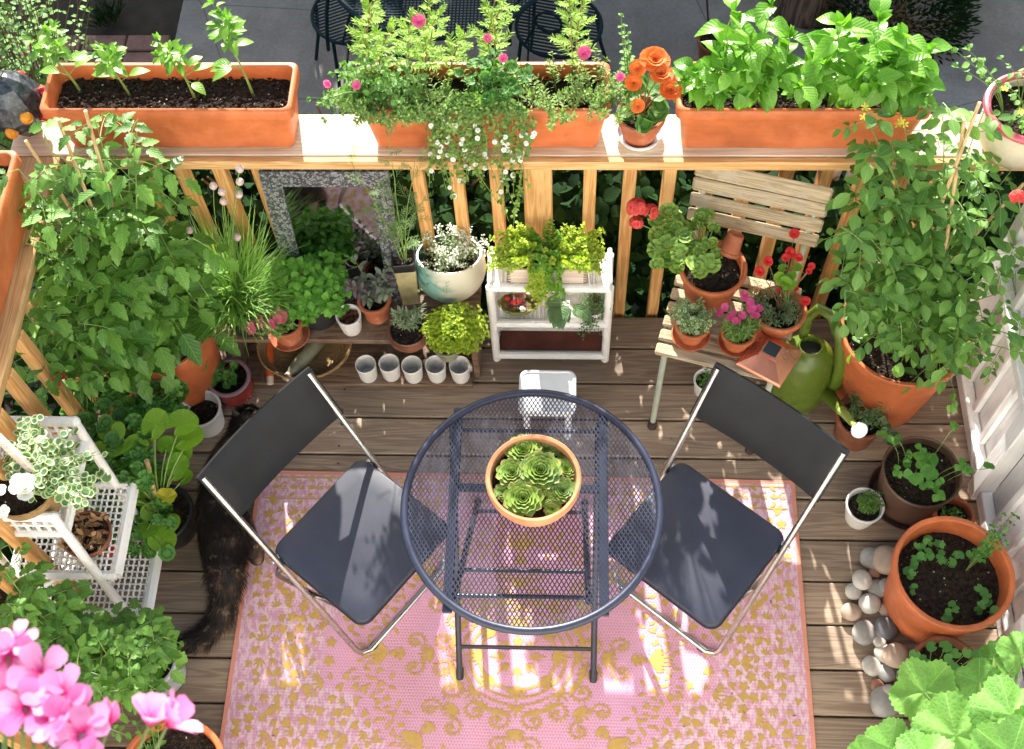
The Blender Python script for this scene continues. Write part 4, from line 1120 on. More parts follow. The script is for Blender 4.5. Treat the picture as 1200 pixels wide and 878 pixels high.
def slat_chair():
    # seat front edge from (.28,1.879) at -15 degrees
    t = thing('slatted_chair', 'weathered wooden slatted folding chair with pale green metal legs, loaded with flower pots', 'chair', (.47, 1.84, 0), radians(-15))
    W = .40; D = .36; zs = .455
    for i in range(7):
        y = -.01 + i * .053; mb = MB(); mb.box((-W / 2, y, zs - .016), (W / 2, y + .041, zs), 0, .005); part('seat_slat', mb, M['slat'], t, False)
    for sx in (-1, 1):
        x = sx * (W / 2 - .03)
        mb = MB(); mb.tube([(x, .0, zs - .026), (x, D - .0, zs - .026)], .009, 8); part('seat_bar', mb, M['greenleg'], t)
        mb = MB(); mb.tube([(x, .02, zs - .03), (x * 1.0, -.035, .03)], .010, 9); part('leg', mb, M['greenleg'], t)
        mb = MB(); mb.tube([(x, -.036, .035), (x, -.038, .001)], [.015, .017], 10); part('rubber_foot', mb, M['rubber'], t)
        mb = MB(); mb.tube([(x, D + .075, .86), (x, D + .02, zs + .02), (x, D - .02, zs - .06), (x, D + .02, .03)], .009, 9); part('leg', mb, M['greenleg'], t)
        mb = MB(); mb.tube([(x, D + .02, .035), (x, D + .021, .001)], [.015, .017], 10); part('rubber_foot', mb, M['rubber'], t)
    for i in range(4):
        z1 = .875 - i * .066; f = (z1 - zs) / .4; y = D + .02 + .055 * f; hh = .054 if i else .062
        mb = MB(); R4 = Matrix.Rotation(radians(-9), 4, 'X')
        mb.box((-W / 2 - .005, y - .022, z1 - hh), (W / 2 + .005, y - .007, z1), 0, .006, R4); part('back_slat', mb, M['slat'], t, False)
    return t
# ------------------------------------------------------------ plants
M['vinyl_back'] = plain('charcoal_vinyl', (.012, .013, .015), .5, var=.15, bsc=300, bump=.15, spec=.22)
M['redwood'] = plain('red_brown_board', (.14, .045, .03), .6, var=.3)
M['darkmesh'] = plain('dark_perforated_panel', (.03, .03, .028), .8, var=.5, sc=150)
def P(t, lm, sm, leaf_m, stem_m='stem', nm='foliage', sn='stems'):
    if sm and sm.v and lm and lm.v and nm != 'blades' and len(lm.v) < 30000 and (nm not in ('foliage',) or pieces(lm)[0] > 1 or pieces(sm)[0] > 1):
        b = len(lm.v); lm.v += sm.v
        for f in sm.f: lm.face([i + b for i in f], 1)
        part(nm, lm, [M[leaf_m], M[stem_m]], t); return
    if sm and sm.v: part(sn, sm, M[stem_m], t)
    if lm and lm.v: part(nm, lm, M[leaf_m], t)
def planter(label, x0, x1, yc=2.393, z=.9055, hh=.195, d=.19, along='x'):
    L = x1 - x0
    t = thing('window_box', label, 'planter', ((x0 + x1) / 2, yc, z), 0 if along == 'x' else pi / 2)
    mb = MB(); N = 6; th = .005
    rings = [(-.035, -.03, 0.0), (-.03, -.025, .006), (-.012, -.010, hh * .76), (-.010, -.008, hh * .8), (.0, .0, hh * .82), (.0, 0, hh - .004), (-.003, -.003, hh), (-.013, -.013, hh), (-.016, -.016, hh - .006), (-.026, -.022, .13)]
    base = len(mb.v)
    for dx, dy, zz in rings:
        o = rr_outline(L + dx * 2, d + dy * 2, .022)
        for p in o: mb.v.append(V((p[0], p[1], zz)))
    n = len(o)
    for i in range(len(rings) - 1):
        for k in range(n): a = base + i * n; mb.face([a + k, a + (k + 1) % n, a + n + (k + 1) % n, a + n + k])
    mb.face([base + k for k in range(n)][::-1])
    part('box', mb, M['planter'], t, ang=50)
    mb = MB(); sx = L / 2 - .02; sy = d / 2 - .018
    mb.grid(lambda u, v: (-sx + 2 * sx * u, -sy + 2 * sy * v, .142 + .009 * noise.noise(V((u * 26, v * 7, x0))) + U(-.002, .002)), 70, 16, 0, False)
    chips(mb, int(900 * L), lambda: (0, 0, .144), 0, (sx * .98, sy * .95))
    part('soil', mb, [M['soil'], M['perlite']], t)
    return t
def sub(t, p): # world point -> local of an unrotated thing
    return V(p) - t.location
def sprawl(sm, lm, c, r, n, hgt, L, W, kind='alt', nodes=14, prof=LAN, sr=.0015, curl=.2, spread=1.0):
    for i in range(n):
        a = U(0, 6.28); q = sqrt(R()) * r * .5; s = c + V((q * cos(a), q * sin(a), 0)); a += U(-.8, .8); rr = r * U(.4, 1.05) * spread
        stem_plant(sm, lm, s, c + V((rr * cos(a), rr * sin(a), hgt * U(.35, 1.1))), sr, hgt * .25, nodes, L, W, prof, kind, .1, curl, .2, .5, .3, .02)
def feathery(sm, lm, p0, p1, n=16, L=.06, k=9, w=.0035, r=.003):
    pts = bez(p0, p1, .03, 8, .02); sm.tube(pts, [r * (1 - .6 * i / 8) for i in range(9)], 5, cap=False); a = R() * 6
    for i in range(n):
        t = .18 + .82 * i / n; p, d = along(pts, t); x = d.orthogonal().normalized(); y = d.cross(x); a += 2.4
        o = (x * cos(a) + y * sin(a) + d * .7).normalized(); Ln = L * (1.2 - .6 * t) * U(.8, 1.2)
        q = [p, p + o * Ln * .5, p + o * Ln]; s = o.cross(UP).normalized()
        for j in range(k):
            u = .15 + .85 * j / k; b = p + o * Ln * u
            for sg in (-1, 1): leaf(lm, b, (o + s * sg * 1.0 + jit(.35)).normalized(), UP + jit(.4), Ln * .42 * (1.1 - u * .6), w, LAN, .1, .1)
        leaf(lm, p, o, UP, Ln, w, LAN, .1, .1)
def geranium(sm, lm, c, tips, Rr=.028, n=1, seg=20):
    for p in tips:
        pts = bez(c + jit(.02) * V((1, 1, 0)).x, p, .03, 5); sm.tube(pts, .0018, 4, cap=False)
        rleaf(lm, p, (UP * 1.0 + (p - c).normalized() * .6 + jit(.5)), Rr * U(.6, 1.2), seg, 9, .12, U(.1, .45), 0, True, 0, .10, d=(c - p))
def dome(c, rx, ry, h, n, jz=.01):
    out = []
    for i in range(n):
        a = i * 2.39996; q = sqrt((i + .5) / n); out.append(c + V((rx * q * cos(a), ry * q * sin(a), h * sqrt(max(0, 1 - q * q * .8)) + U(-jz, jz))))
    return out
def umbel(sm, fm, base, p, rad=.028, n=14, pet=.011, mats=0):
    sm.tube(bez(base, p, .02, 5), .0017, 4, cap=False)
    for i in range(n):
        d = jit(1).normalized(); d.z = abs(d.z) * .8; flower(fm, p + d * rad * .8, d + UP * .3, pet, 5, .95, .3, mats)
def pepper(t, x, h, lean, n, L):
    """one pepper plant in the window box"""
    p = thing_part('pepper_plant', t, x)
    sm = MB(); lm = MB(); base = V((0, 0, 0)); top = V((lean[0], lean[1], h))
    st = bez(base, top * .6, .0, 6); sm.tube(st, [.0042, .004, .0036, .003, .003, .0026, .0024], 7, cap=False)
    for i in range(4):
        e = top * .6 + V((U(-.05, .05), U(-.05, .05), h * U(.3, .45)))
        stem_plant(sm, lm, top * .6 - UP * .01 * i, e, .0022, .01, n, L, L * .48, OV, 'alt', .25, .5, .3, .4, .35)
    for i in range(3):
        q, d = along(st, U(.4, .95)); a = U(0, 6.28); o = V((cos(a), sin(a), .3)).normalized()
        sm.tube([q, q + o * .03], .0012, 4); leaf(lm, q + o * .03, o, UP, L * 1.15, L * .55, OV, .7, .25)
    part('leaves', lm, M['pepper'], p); 
    for k, v in enumerate(p_me(sm)): pass
    o = part('stem', sm, M['stem'], p)
    return p
def p_me(x): return []
def thing_part(name, parent, loc):
    o = bpy.data.objects.new(name, None); col.objects.link(o); o.parent = parent; o.location = loc; o.empty_display_size = .02; return o

def rail_things():
    # P1: pepper seedlings
    t = planter('orange plastic window box of four young pepper plants on the far railing', -1.535, -.795)
    for (px, py, h, ln, n, L) in ((95, 108, .22, (-.05, .01), 7, .066), (152, 112, .20, (-.03, 0), 8, .06), (229, 117, .24, (-.02, .01), 8, .054), (297, 112, .31, (-.03, .01), 10, .062)):
        c = at(px, py, 1.047) - t.location; c.z = .14; c.y = max(-.06, min(.06, c.y)); pepper(t, c, h, V((ln[0], ln[1], 0)), n, L)
    # P2: mixed flowers
    t = planter('orange plastic window box overflowing with mixed foliage and trailing white flowers', -.605, .118)
    lo = t.location; zs = .145
    sm = MB(); lm = MB(); fm = MB()
    for x, n in ((-.32, 18), (-.24, 22), (-.15, 22), (-.06, 16), (.05, 14), (.2, 16), (.32, 22)): sprawl(sm, lm, V((x, U(-.06, .0), zs + .02)), .12, n, .07, .02, .007, 'alt', 22)
    for x, y in ((.36, -.08), (-.36, -.06), (.22, -.09), (-.2, -.09), (-.3, -.09)): sprawl(sm, lm, V((x, y, zs + .04)), .09, 16, .05, .02, .007, 'alt', 20)
    P(t, lm, sm, 'fine', 'stemred', 'portulaca')
    sm = MB(); lm = MB()
    for x in (-.36, -.31, -.26, -.23): 
        for k in range(9): stem_plant(sm, lm, V((x, -.02 + U(-.03, .03), zs)), V((x + U(-.11, .07), U(-.11, .08), zs + U(.05, .20))), .002, .03, 8, .038, .028, OV, 'alt', .2, .4, .2)
    for k in range(6): stem_plant(sm, lm, V((-.36, -.04, zs)), V((-.36 + U(-.14, -.03), U(-.11, .0), zs + U(.0, .09))), .002, .03, 8, .032, .022, OV, 'alt', .2, .4, .2)
    P(t, lm, sm, 'petun', 'stem', 'petunia')
    for c_, n_, h_ in ((.02, 12, .15), (.07, 10, .11), (.0, 8, .06), (-.02, 6, .18)):
        sm = MB(); lm = MB(); geranium(sm, lm, V((c_, 0, zs)), [V((c_ + U(-.06, .06), U(-.1, .05), zs + h_ * U(.5, 1.1))) for _ in range(n_)], .021); P(t, lm, sm, 'gerang', 'stem', 'pansy')
    for px0, px1, topy in ((428, 440, -20), (500, 508, -15), (480, 470, 20), (575, 588, -30), (668, 680, -35), (440, 455, 30), (530, 545, 45)):
        sm = MB(); lm = MB(); b = at(px0, 95, 1.05) - lo; b.z = zs; b.y = max(-.05, min(.06, b.y)); e = aty(px1, topy, 2.44) - lo
        for k in range(2 if topy < 0 else 1): feathery(sm, lm, b + jit(.01), e + V((U(-.04, .04), U(-.04, .04), U(-.12, 0) * k)), 17, .065, 8, .0042)
        P(t, lm, sm, 'cosmos', 'stemred', 'feathery_plant', 'stem')
    # trailing bacopa
    sm = MB(); lm = MB(); fm = MB()
    for k in range(58):
        x = U(-.17, .14); b = V((U(-.05, .1), U(-.05, .02), zs)); e1 = V((x, -.105, .185)); low = U(.02, .1) if R() < .25 else U(-.16, .14); 
        if R() < .14: low = U(-.34, -.18); x = U(.0, .1)
        e2 = V((x + U(-.03, .03), -.125 - U(0, .035), low))
        p = [b, (b + e1) / 2 + UP * .05, e1 + V((0, 0, .02)), (e1 + e2) / 2 + V((U(-.02, .02), -.012, 0)), e2]
        sm.tube(p, .001, 3, cap=False)
        for i in range(34):
            q, d = along(p, U(.2, 1)); o = (jit(1) + V((0, -.5, .2))).normalized(); leaf(lm, q + jit(.006), o, UP + V((0, -.6, 0)) + jit(.5), U(.011, .018), U(.008, .013), SM, .2, .2)
        for i in range(random.choice((0, 1, 1, 2))):
            q, d = along(p, U(.55, 1)); flower(fm, q + V((0, -.008, .006)), V((0, -.8, .7)) + jit(.4), U(.007, .009), 5, 1.0, .1, 0, 1)
    P(t, lm, sm, 'fine', 'stem', 'trailing_bacopa'); part('white_flowers', fm, [M['white_fl'], M['yellow_fl']], t)
    fm = MB()
    for px, py in ((490, 25), (462, 119), (685, 62), (727, 90), (590, 68), (418, 100), (571, 45), (384, 98)):
        p = aty(px, py, 2.33 if py > 80 else 2.40) - lo; flower(fm, p, V((0, -.7, .7)) + jit(.4), .021 if px in (490, 462, 685) else .014, 6, 1.0, .4, 0, None, 2)
    part('pink_flowers', fm, M['rose_fl'], t)
    # orange begonia in a little clay pot
    c = at(751, 160, .92); t = thing('potted_begonia', 'small clay pot of double orange begonias on the railing between two window boxes', 'potted plant', (.211, 2.372, .906))
    o = saucer(t, .07, 'white_plastic', .022); pot(t, .073, .05, .105, 'clay'); sm = MB(); lm = MB(); fm = MB(); b = V((0, 0, .08)); lo = t.location
    for px, py, y, rd in ((767, 72, 2.37, .046), (742, 97, 2.33, .026), (786, 106, 2.30, .034), (748, 80, 2.36, .026), (747, 124, 2.29, .022), (775, 88, 2.33, .036)):
        p = aty(px, py, y) - lo; sm.tube(bez(b, p, .02, 5), .002, 5); flower(fm, p, V((0, -.5, 1)) + jit(.4), rd, 9, .95, .3, 0, None, 4)
    for k in range(12):
        a = U(0, 6.28); p = V((.05 * cos(a), .05 * sin(a) - .01, U(.11, .2))); sm.tube(bez(b, p, .01, 4), .002, 4); rleaf(lm, p, UP + jit(.6), U(.024, .036), 18, 7, .12, .2)
    P(t, lm, sm, 'gerang', 'stemred'); part('flowers', fm, M['orange_fl'], t)
    sm = MB(); lm = MB()
    for k in range(7): stem_plant(sm, lm, V((-.04, .02, .08)), aty(733 + U(-10, 8), 20 + k * 11, 2.42) - lo, .002, .0, 9, .024, .018, OV, 'opp', .3, .3, .2)
    P(t, lm, sm, 'petun', 'stem', 'upright_foliage', 'upright_stem')
    # P3 basil
    t = planter('orange plastic window box packed with big leafy basil on the far railing', .305, 1.02)
    lo = t.location
    for i, (px, py, n, L) in enumerate(((860, 15, 8, .075), (905, 5, 8, .075), (845, 70, 6, .07), (925, 45, 6, .07), (880, 50, 8, .072), (985, 30, 8, .08), (1030, 25, 8, .08), (1060, 45, 8, .08), (1085, 60, 7, .078), (1000, 60, 7, .075), (1045, 75, 7, .075), (965, 75, 6, .07), (815, 85, 5, .062), (955, 105, 4, .055), (1010, 100, 6, .07), (1075, 95, 6, .07), (895, 100, 4, .06), (865, 105, 4, .055), (1040, 112, 4, .06), (800, 95, 4, .055))):
        p = thing_part('basil_plant', t, (0, 0, 0)); sm = MB(); lm = MB()
        e = aty(px, py, 2.40 - .0008 * (py)) - lo; b = V((max(-.31, min(.31, e.x + U(-.03, .03))), U(-.04, .04), .142))
        L *= 1.35; stem_plant(sm, lm, b, e, .0035, .02, max(3, n - 3), L, L * .62, OV, 'opp', .25, .95, .42, .25, .22, .008, .05, .45)
        for k in range(1):
            q = b.lerp(e, U(.4, .7)); d = V((U(-.08, .08), U(-.09, .06), U(.0, .07))); stem_plant(sm, lm, q, q + d, .002, .0, 4, L * .9, L * .6, OV, 'opp', .2, .8, .38, .25, .2)
        part('leaves', lm, M['basil'], p); part('stem', sm, M['stem'], p)
    # corner pot
    t = thing('glazed_pot', 'round cream pot with a pink rim on the right corner of the railing', 'potted plant', (1.30, 2.33, .906))
    pot(t, .125, .085, .17, 'cream', bulge=.02, rim=(.02, .012)); mb = MB(); mb.tube([(.121 * cos(a * pi / 24), .121 * sin(a * pi / 24), .171) for a in range(48)], .0115, 8, closed=True); part('rim_band', mb, M['pinkglaze'], t)
    sm = MB(); lm = MB()
    for k in range(16):
        a = U(0, 6.28); e = V((.13 * cos(a), .13 * sin(a), .17 + U(.0, .14)))
        stem_plant(sm, lm, V((U(-.04, .04), U(-.04, .04), .14)), e, .0018, .04, 5, .032, .028, OV, 'alt', .5, .4, .2)
    for px, py in ((1120, 60), (1135, 62), (1150, 75), (1122, 78)): e = aty(px, py, 2.36) - t.location; stem_plant(sm, lm, V((-.07, 0, .14)), e, .0016, .03, 4, .04, .034, OV, 'alt', .7, .4, .2)
    P(t, lm, sm, 'petun'); fm = MB()
    for k in range(6): flower(fm, V((U(-.1, .05), U(-.1, .1), U(.19, .26))), UP, .012, 5, .6, .3)
    part('yellow_flowers', fm, M['yellow_fl'], t)
    # mosaic lantern
    t = thing('mosaic_lantern', 'dark mosaic glass lantern with red and amber discs on the left corner of the railing', 'lantern', (-1.655, 2.40, .906))
    mb = MB(); mb.lathe([(.0001, 0), (.035, 0), (.04, .01), (.085, .07), (.095, .11), (.075, .17), (.05, .205), (.02, .225), (.0001, .23)], 9); part('glass_body', mb, M['mosaicdark'], t, False)
    for k, (a, z, s, mm) in enumerate([(-.9 + i * .62, .085 if i % 2 else .13, .017, 'redglass' if i % 3 else 'amberglass') for i in range(10)]):
        mb = MB(); rr = .088 if z < .1 else .089; c = V((rr * cos(a), rr * sin(a), z)); mb.ball(c, (.02, .02, .02), 12); part('glass_disc', mb, M[mm], t)
    mb = MB(); mb.tube([(.0, .0, .225), (-.02, 0, .25), (0, 0, .27), (.02, 0, .25), (0, 0, .228)], .002, 6); part('hook', mb, M['navydark'], t)
    # P0: side window box
    t = planter('orange plastic window box on the left side railing, seen edge on', 1.46, 2.16, 0, along='y') if False else None
    t = thing('window_box', 'orange plastic window box of dark soil on the left side railing', 'planter', (-1.655, 1.80, .9055), pi / 2)
    mb = MB(); L, d, hh = .72, .19, .195
    rings = [(-.035, -.03, 0.0), (-.03, -.025, .006), (-.012, -.010, hh * .76), (-.010, -.008, hh * .8), (.0, .0, hh * .82), (.0, 0, hh - .004), (-.003, -.003, hh), (-.013, -.013, hh), (-.016, -.016, hh - .006), (-.026, -.022, .13)]
    for dx, dy, zz in rings:
        o = rr_outline(L + dx * 2, d + dy * 2, .022)
        for p in o: mb.v.append(V((p[0], p[1], zz)))
    n = len(o)
    for i in range(len(rings) - 1):
        for k in range(n): a = i * n; mb.face([a + k, a + (k + 1) % n, a + n + (k + 1) % n, a + n + k])
    mb.face([k for k in range(n)][::-1]); part('box', mb, M['planter'], t, ang=50)
    mb = MB(); mb.grid(lambda u, v: (-.33 + .66 * u, -.075 + .15 * v, .155 + .008 * noise.noise(V((u * 26, v * 7, 3)))), 50, 14, 0, False); part('soil', mb, M['soil'], t)

def tomatoes():
    t = thing('potted_tomato', 'big terracotta pot with a tall staked tomato plant in the far left corner', 'potted plant', (-1.345, 2.0, 0))
    pot(t, .182, .135, .40, 'plastic_terra', .05, rim=(.035, .01)); lo = t.location
    for (a, b, c, d) in ((100, 130, 145, 420), (30, 165, 170, 400), (68, 140, 118, 400), (40, 300, 215, 210)):
        mb = MB(); p0 = V((U(-.06, .06), U(-.04, .04), .34)); e = aty(a, b, 2.12) - lo; mb.tube([p0, p0.lerp(e, .5), e], [.0065, .006, .005], 7); part('bamboo_stake', mb, M['bamboo'], t)
    sm = MB(); lm = MB(); b = V((0, 0, .35))
    tips = []
    for px, py, y in ((50, 160, 2.1), (90, 175, 2.15), (130, 200, 2.15), (175, 215, 2.15), (60, 230, 2.05), (35, 280, 1.95), (100, 270, 2.0), (150, 255, 2.1), (200, 250, 2.1), (225, 280, 2.05), (30, 340, 1.85), (80, 330, 1.9), (130, 310, 1.95), (180, 300, 2.05), (240, 320, 2.05), (50, 400, 1.75), (90, 380, 1.78), (205, 335, 2.0), (245, 350, 1.95), (110, 240, 2.1), (20, 200, 2.0), (160, 140, 2.15), (145, 165, 2.2), (60, 445, 1.68), (200, 300, 2.0), (165, 315, 2.0), (120, 335, 1.9), (110, 140, 2.15), (15, 345, 1.85), (45, 365, 1.78), (15, 400, 1.72), (60, 420, 1.72), (30, 440, 1.66), (85, 445, 1.68), (5, 300, 1.95), (20, 250, 2.02), (100, 415, 1.75), (0, 330, 1.86), (30, 320, 1.88), (20, 375, 1.76), (70, 350, 1.82), (45, 395, 1.74), (5, 430, 1.66), (30, 285, 1.95), (65, 300, 1.92), (0, 380, 1.74), (70, 400, 1.74), (50, 450, 1.64)):
        tips.append(aty(px, py, y) - lo)
    for e in tips:
        h = e.z - .3
        stem_plant(sm, lm, b + V((U(-.06, .06), U(-.05, .05), 0)), e, .0036, .08, max(5, int((e - b).length / .085)), .20, 1.05, TOM, 'tom', .3)
    part('foliage', lm, M['tomato'], t); part('stems', sm, M['stem'], t)
    # low marigold filling inside the pot
    sm = MB(); lm = MB(); fm = MB()
    for k in range(16): feathery(sm, lm, V((U(-.09, .11), U(-.13, .0), .345)), V((U(-.12, .13), U(-.15, .0), U(.37, .43))), 8, .04, 5, .005, .0015)
    P(t, lm, sm, 'thyme', 'stem', 'marigold_foliage'); e = aty(151, 409, 1.90) - lo; flower(fm, e, UP + V((0, -.3, 0)), .014, 9, .9, .3, 0, None, 3); part('orange_flower', fm, M['orange_fl'], t)
    # right tomato
    t = thing('potted_tomato', 'big terracotta pot with a spreading small leaved tomato plant in the far right corner', 'potted plant', (1.075, 2.0, 0))
    pot(t, .205, .155, .41, 'plastic_terra', .055, rim=(.035, .01)); lo = t.location
    for a, b in ((1148, 120), (1200, 215), (1040, 320), (1130, 140)):
        mb = MB(); p0 = V((U(-.05, .1), U(-.04, .05), .34)); e = aty(a, b, 2.18) - lo; mb.tube([p0, e], [.0065, .005], 7); part('bamboo_stake', mb, M['bamboo'], t)
    sm = MB(); lm = MB(); fm = MB(); b = V((0, 0, .35))
    for px, py, y in ((1010, 130, 2.22), (1060, 140, 2.24), (1105, 120, 2.25), (1150, 130, 2.25), (1030, 165, 2.2), (995, 215, 2.15), (1045, 225, 2.1), (1090, 195, 2.2), (1140, 190, 2.2), (1185, 200, 2.2), (985, 265, 2.0), (1020, 280, 2.0), (1075, 260, 2.1), (1120, 250, 2.15), (1165, 260, 2.1), (1195, 300, 2.0), (985, 325, 1.95), (1060, 310, 2.0), (1105, 310, 2.05), (1150, 320, 2.0), (1190, 340, 1.95), (1100, 355, 1.95), (1150, 370, 1.9), (1195, 395, 1.8), (1130, 405, 1.8), (1165, 425, 1.8), (1120, 462, 1.72), (1040, 350, 1.92), (1005, 360, 1.88), (1020, 395, 1.86), (1075, 385, 1.88), (1055, 375, 1.9), (990, 340, 1.9), (1205, 420, 1.75)):
        e = aty(px, py, y) - lo
        stem_plant(sm, lm, b + V((U(-.06, .06), U(-.05, .05), 0)), e, .0032, .08, max(6, int((e - b).length / .06)), .115, 1.25, OV, 'tomr', .3)
        pts = bez(b, e, .08, 8); n = max(6, int((e - b).length / .06)); a = R() * 6
        for i in range(n):
            p, d = along(pts, min(.999, .45 + .55 * i / (n - 1))); a += 2.4; x = d.orthogonal().normalized(); yv = d.cross(x)
            compound(sm, lm, p, (x * cos(a) + yv * sin(a) + V((0, 0, .15))).normalized(), U(.06, .11), 1.0, 2, OV, .56)
        if py < 150 and R() < .6:
            for k in range(3): flower(fm, e + jit(.03), V((0, -.5, .6)) + jit(.5), .013, 5, .45, .2)
    part('foliage', lm, M['tomato2'], t); part('stems', sm, M['stem'], t); part('yellow_flowers', fm, M['yellow_fl'], t)

def bench_pots():
    zb = .271; G = 'herb pots on the low bench'
    def at_pot(px, py, r, h, mat, label, name, z0=zb, **k):
        c = at(px, py, z0 + h); t = thing(name, label, 'potted plant', (c.x, c.y, z0)); pot(t, r, k.pop('rb', r * .75), h, mat, **k); return t
    t = at_pot(280, 352, .085, .14, 'black_plastic', 'black pot of tall chives with dry pink seed heads at the left of the bench', 'potted_chives')
    lm = MB(); sm = MB(); fm = MB(); lo = t.location
    for i in range(900):
        a = U(0, 6.28); s = U(.02, .24); h = U(.12, .33); b = V((U(-.05, .05), U(-.05, .05), .11)); d = V((cos(a) * s * 1.2 / h, sin(a) * s / h, 1)).normalized()
        leaf(lm, b, d, V((-cos(a), -sin(a), .3)), h * 1.15, U(.003, .005), LAN, U(.1, .9), .2)
    for px, py in ((281, 198), (281, 213), (280, 228), (250, 218), (260, 225), (222, 270), (278, 278), (262, 236)):
        e = aty(px, py, 2.12) - lo; sm.tube(bez(V((U(-.03, .03), U(-.03, .03), .11)), e, .05, 6), .0012, 4); fm.ball(e, .0125, 9)
    P(t, lm, sm, 'chive', 'stem', 'blades', 'flower_stalks'); part('seed_heads', fm, M['chivefl'], t)
    t = at_pot(334, 377, .058, .095, 'clay', 'terracotta pot and saucer of small hot pink flowers near the front of the bench', 'potted_dianthus'); saucer(t, .068, 'clay')
    lm = MB(); sm = MB(); fm = MB(); sprawl(sm, lm, V((-.02, 0, .08)), .09, 34, .09, .026, .011, 'alt', 9)
    for px, py in ((330, 375), (318, 385), (313, 356), (294, 389), (325, 378), (305, 380)): e = at(px, py - 4, .44) - t.location; sm.tube(bez(V((0, 0, .07)), e, .02, 4), .001, 4); [flower(fm, e + jit(.008), UP + V((0, -.4, 0)) + jit(.4), .016, 5, 1.0, .2) for _ in range(3)]
    P(t, lm, sm, 'fine'); part('flowers', fm, M['pink_fl'], t)
    t = at_pot(366, 343, .088, .14, 'black_plastic', 'black pot of dense bright green mint on the bench before the mirror', 'potted_mint')
    lm = MB(); sm = MB()
    for e in dome(V((0, -.01, .12)), .14, .12, .15, 40, .04): stem_plant(sm, lm, V((e.x * .4, e.y * .4, .11)), e, .002, .03, 8, .05, .035, OV, 'opp', .25, .4, .25, .2, .35)
    for k in range(24): e = at(U(330, 425), U(245, 330), .50) - t.location; stem_plant(sm, lm, V((0, .02, .11)), e, .002, .03, 9, .036, .026, OV, 'opp', .3, .4, .25, .2, .4)
    for k in range(46): e = at(U(345, 395), U(325, 366), U(.42, .52)) - t.location; stem_plant(sm, lm, V((0, -.03, .13)), e, .002, .05, 6, .042, .03, OV, 'opp', .45, .4, .25, .2, .3)
    P(t, lm, sm, 'mint')
    t = at_pot(438, 350, .057, .10, 'clay', 'terracotta pot of grey purple sage on the bench right of the mint', 'potted_sage')
    lm = MB(); sm = MB(); l2 = MB()
    for k in range(15): e = V((U(-.08, .07), U(-.06, .05), U(.14, .27))); stem_plant(sm, lm if k % 3 else l2, V((0, 0, .08)), e, .002, .02, 6, .05, .022, OV, 'opp', .35, .3, .3)
    P(t, lm, sm, 'sage', 'stemred'); part('young_foliage', l2, M['sage2'], t)
    t = at_pot(408, 369, .043, .088, 'white_pot', 'small white pot of dark red lettuce at the front of the bench', 'potted_lettuce', lip=False, rb=.033, soil=.02)
    lm = MB(); [leaf(lm, V((U(-.015, .015), U(-.015, .015), .062)), V((U(-1, 1), U(-1, 1), .8)), UP + jit(.3), U(.025, .04), U(.014, .02), OV, .4, .4, 0, .3) for _ in range(28)]
    P(t, lm, None, 'lett')
    # dill in a tall square pot
    c = at(472, 300, .52); t = thing('potted_dill', 'tall square pale pot with a dark liner holding wispy dill', 'potted plant', (c.x, c.y, zb), .1)
    mb = MB(); b = .034
    def sqp(mb, prof, m=0):
        base = len(mb.v)
        for (r, z) in prof:
            for x, y in rr_outline(2 * r, 2 * r, .006, 3): mb.v.append(V((x, y, z)))
        n = 16
        for i in range(len(prof) - 1):
            for k in range(n): a = base + i * n; mb.face([a + k, a + (k + 1) % n, a + n + (k + 1) % n, a + n + k], m)
    sqp(mb, [(.0001, 0), (.03, 0), (.036, .20), (.035, .205), (.033, .2), (.033, .15)]); part('pot', mb, M['marjpot'], t, ang=30)
    mb = MB(); sqp(mb, [(.034, .20), (.038, .21), (.038, .245), (.036, .247), (.034, .243), (.034, .215), (.0001, .215)]); part('liner', mb, M['black_plastic'], t, ang=30)
    mb = MB(); chips(mb, 60, lambda: (0, 0, .222), .03); mb.grid(lambda u, v: (-.034 + .068 * u, -.034 + .068 * v, .222 + U(-.002, .002)), 8, 8, 0, False); part('soil', mb, [M['bark'], M['perlite']], t)
    lm = MB(); sm = MB(); lo = t.location
    for px, py in ((455, 150), (492, 175), (440, 205), (430, 232), (495, 235), (405, 180)): feathery(sm, lm, V((U(-.01, .01), U(-.01, .01), .22)), aty(px, py, 2.2) - lo, 9, .07, 8, .0018, .0022)
    P(t, lm, sm, 'dill', 'stem')
    # teal ball pot
    c = at(528, 318, .36); t = thing('potted_alyssum', 'round teal and cream ball shaped pot of white alyssum at the right of the bench', 'potted plant', (c.x, c.y - .0, zb))
    Rt = .121; mb = MB(); Ml = Euler((radians(-18), 0, 0)).to_matrix()
    prof = [(Rt * sin(a), -Rt * cos(a)) for a in [pi * k / 20 for k in range(0, 14)]]; prof += [(p[0] * .95, p[1]) for p in prof[::-1][:7]]
    mb.lathe(prof, 44, 0, (0, 0, Rt * .97), M=Ml); part('pot', mb, M['teal'], t)
    mb = MB(); soil_disc(mb, .088, .0); mb.v = [Ml @ p + V((0, 0, Rt * .97 + .035)) for p in mb.v]; part('soil', mb, [M['soil'], M['perlite']], t)
    lm = MB(); sm = MB(); fm = MB()
    for k in range(90):
        a = U(0, 6.28); q = U(.3, 1); e = V((.125 * q * cos(a) + .015, .10 * q * sin(a) - .0, .17 + .09 * sqrt(1 - q * q * .9) + U(-.01, .02))); stem_plant(sm, lm, V((e.x * .3, e.y * .3, .13)), e, .001, .02, 10, .016, .005, LAN, 'alt', .3)
        if k % 4 or e.x > 0:
            for j in range(6): flower(fm, e + jit(.010), UP + jit(.7), .0036, 4, 1.0, .1)
    for k in range(26): e = V((U(-.1, .0), U(-.13, -.05), U(.1, .19))); stem_plant(sm, lm, V((e.x * .4, -.05, .13)), e, .001, .03, 12, .018, .005, LAN, 'alt', .3)
    P(t, lm, sm, 'sagegreen'); part('flowers', fm, M['alys'], t)
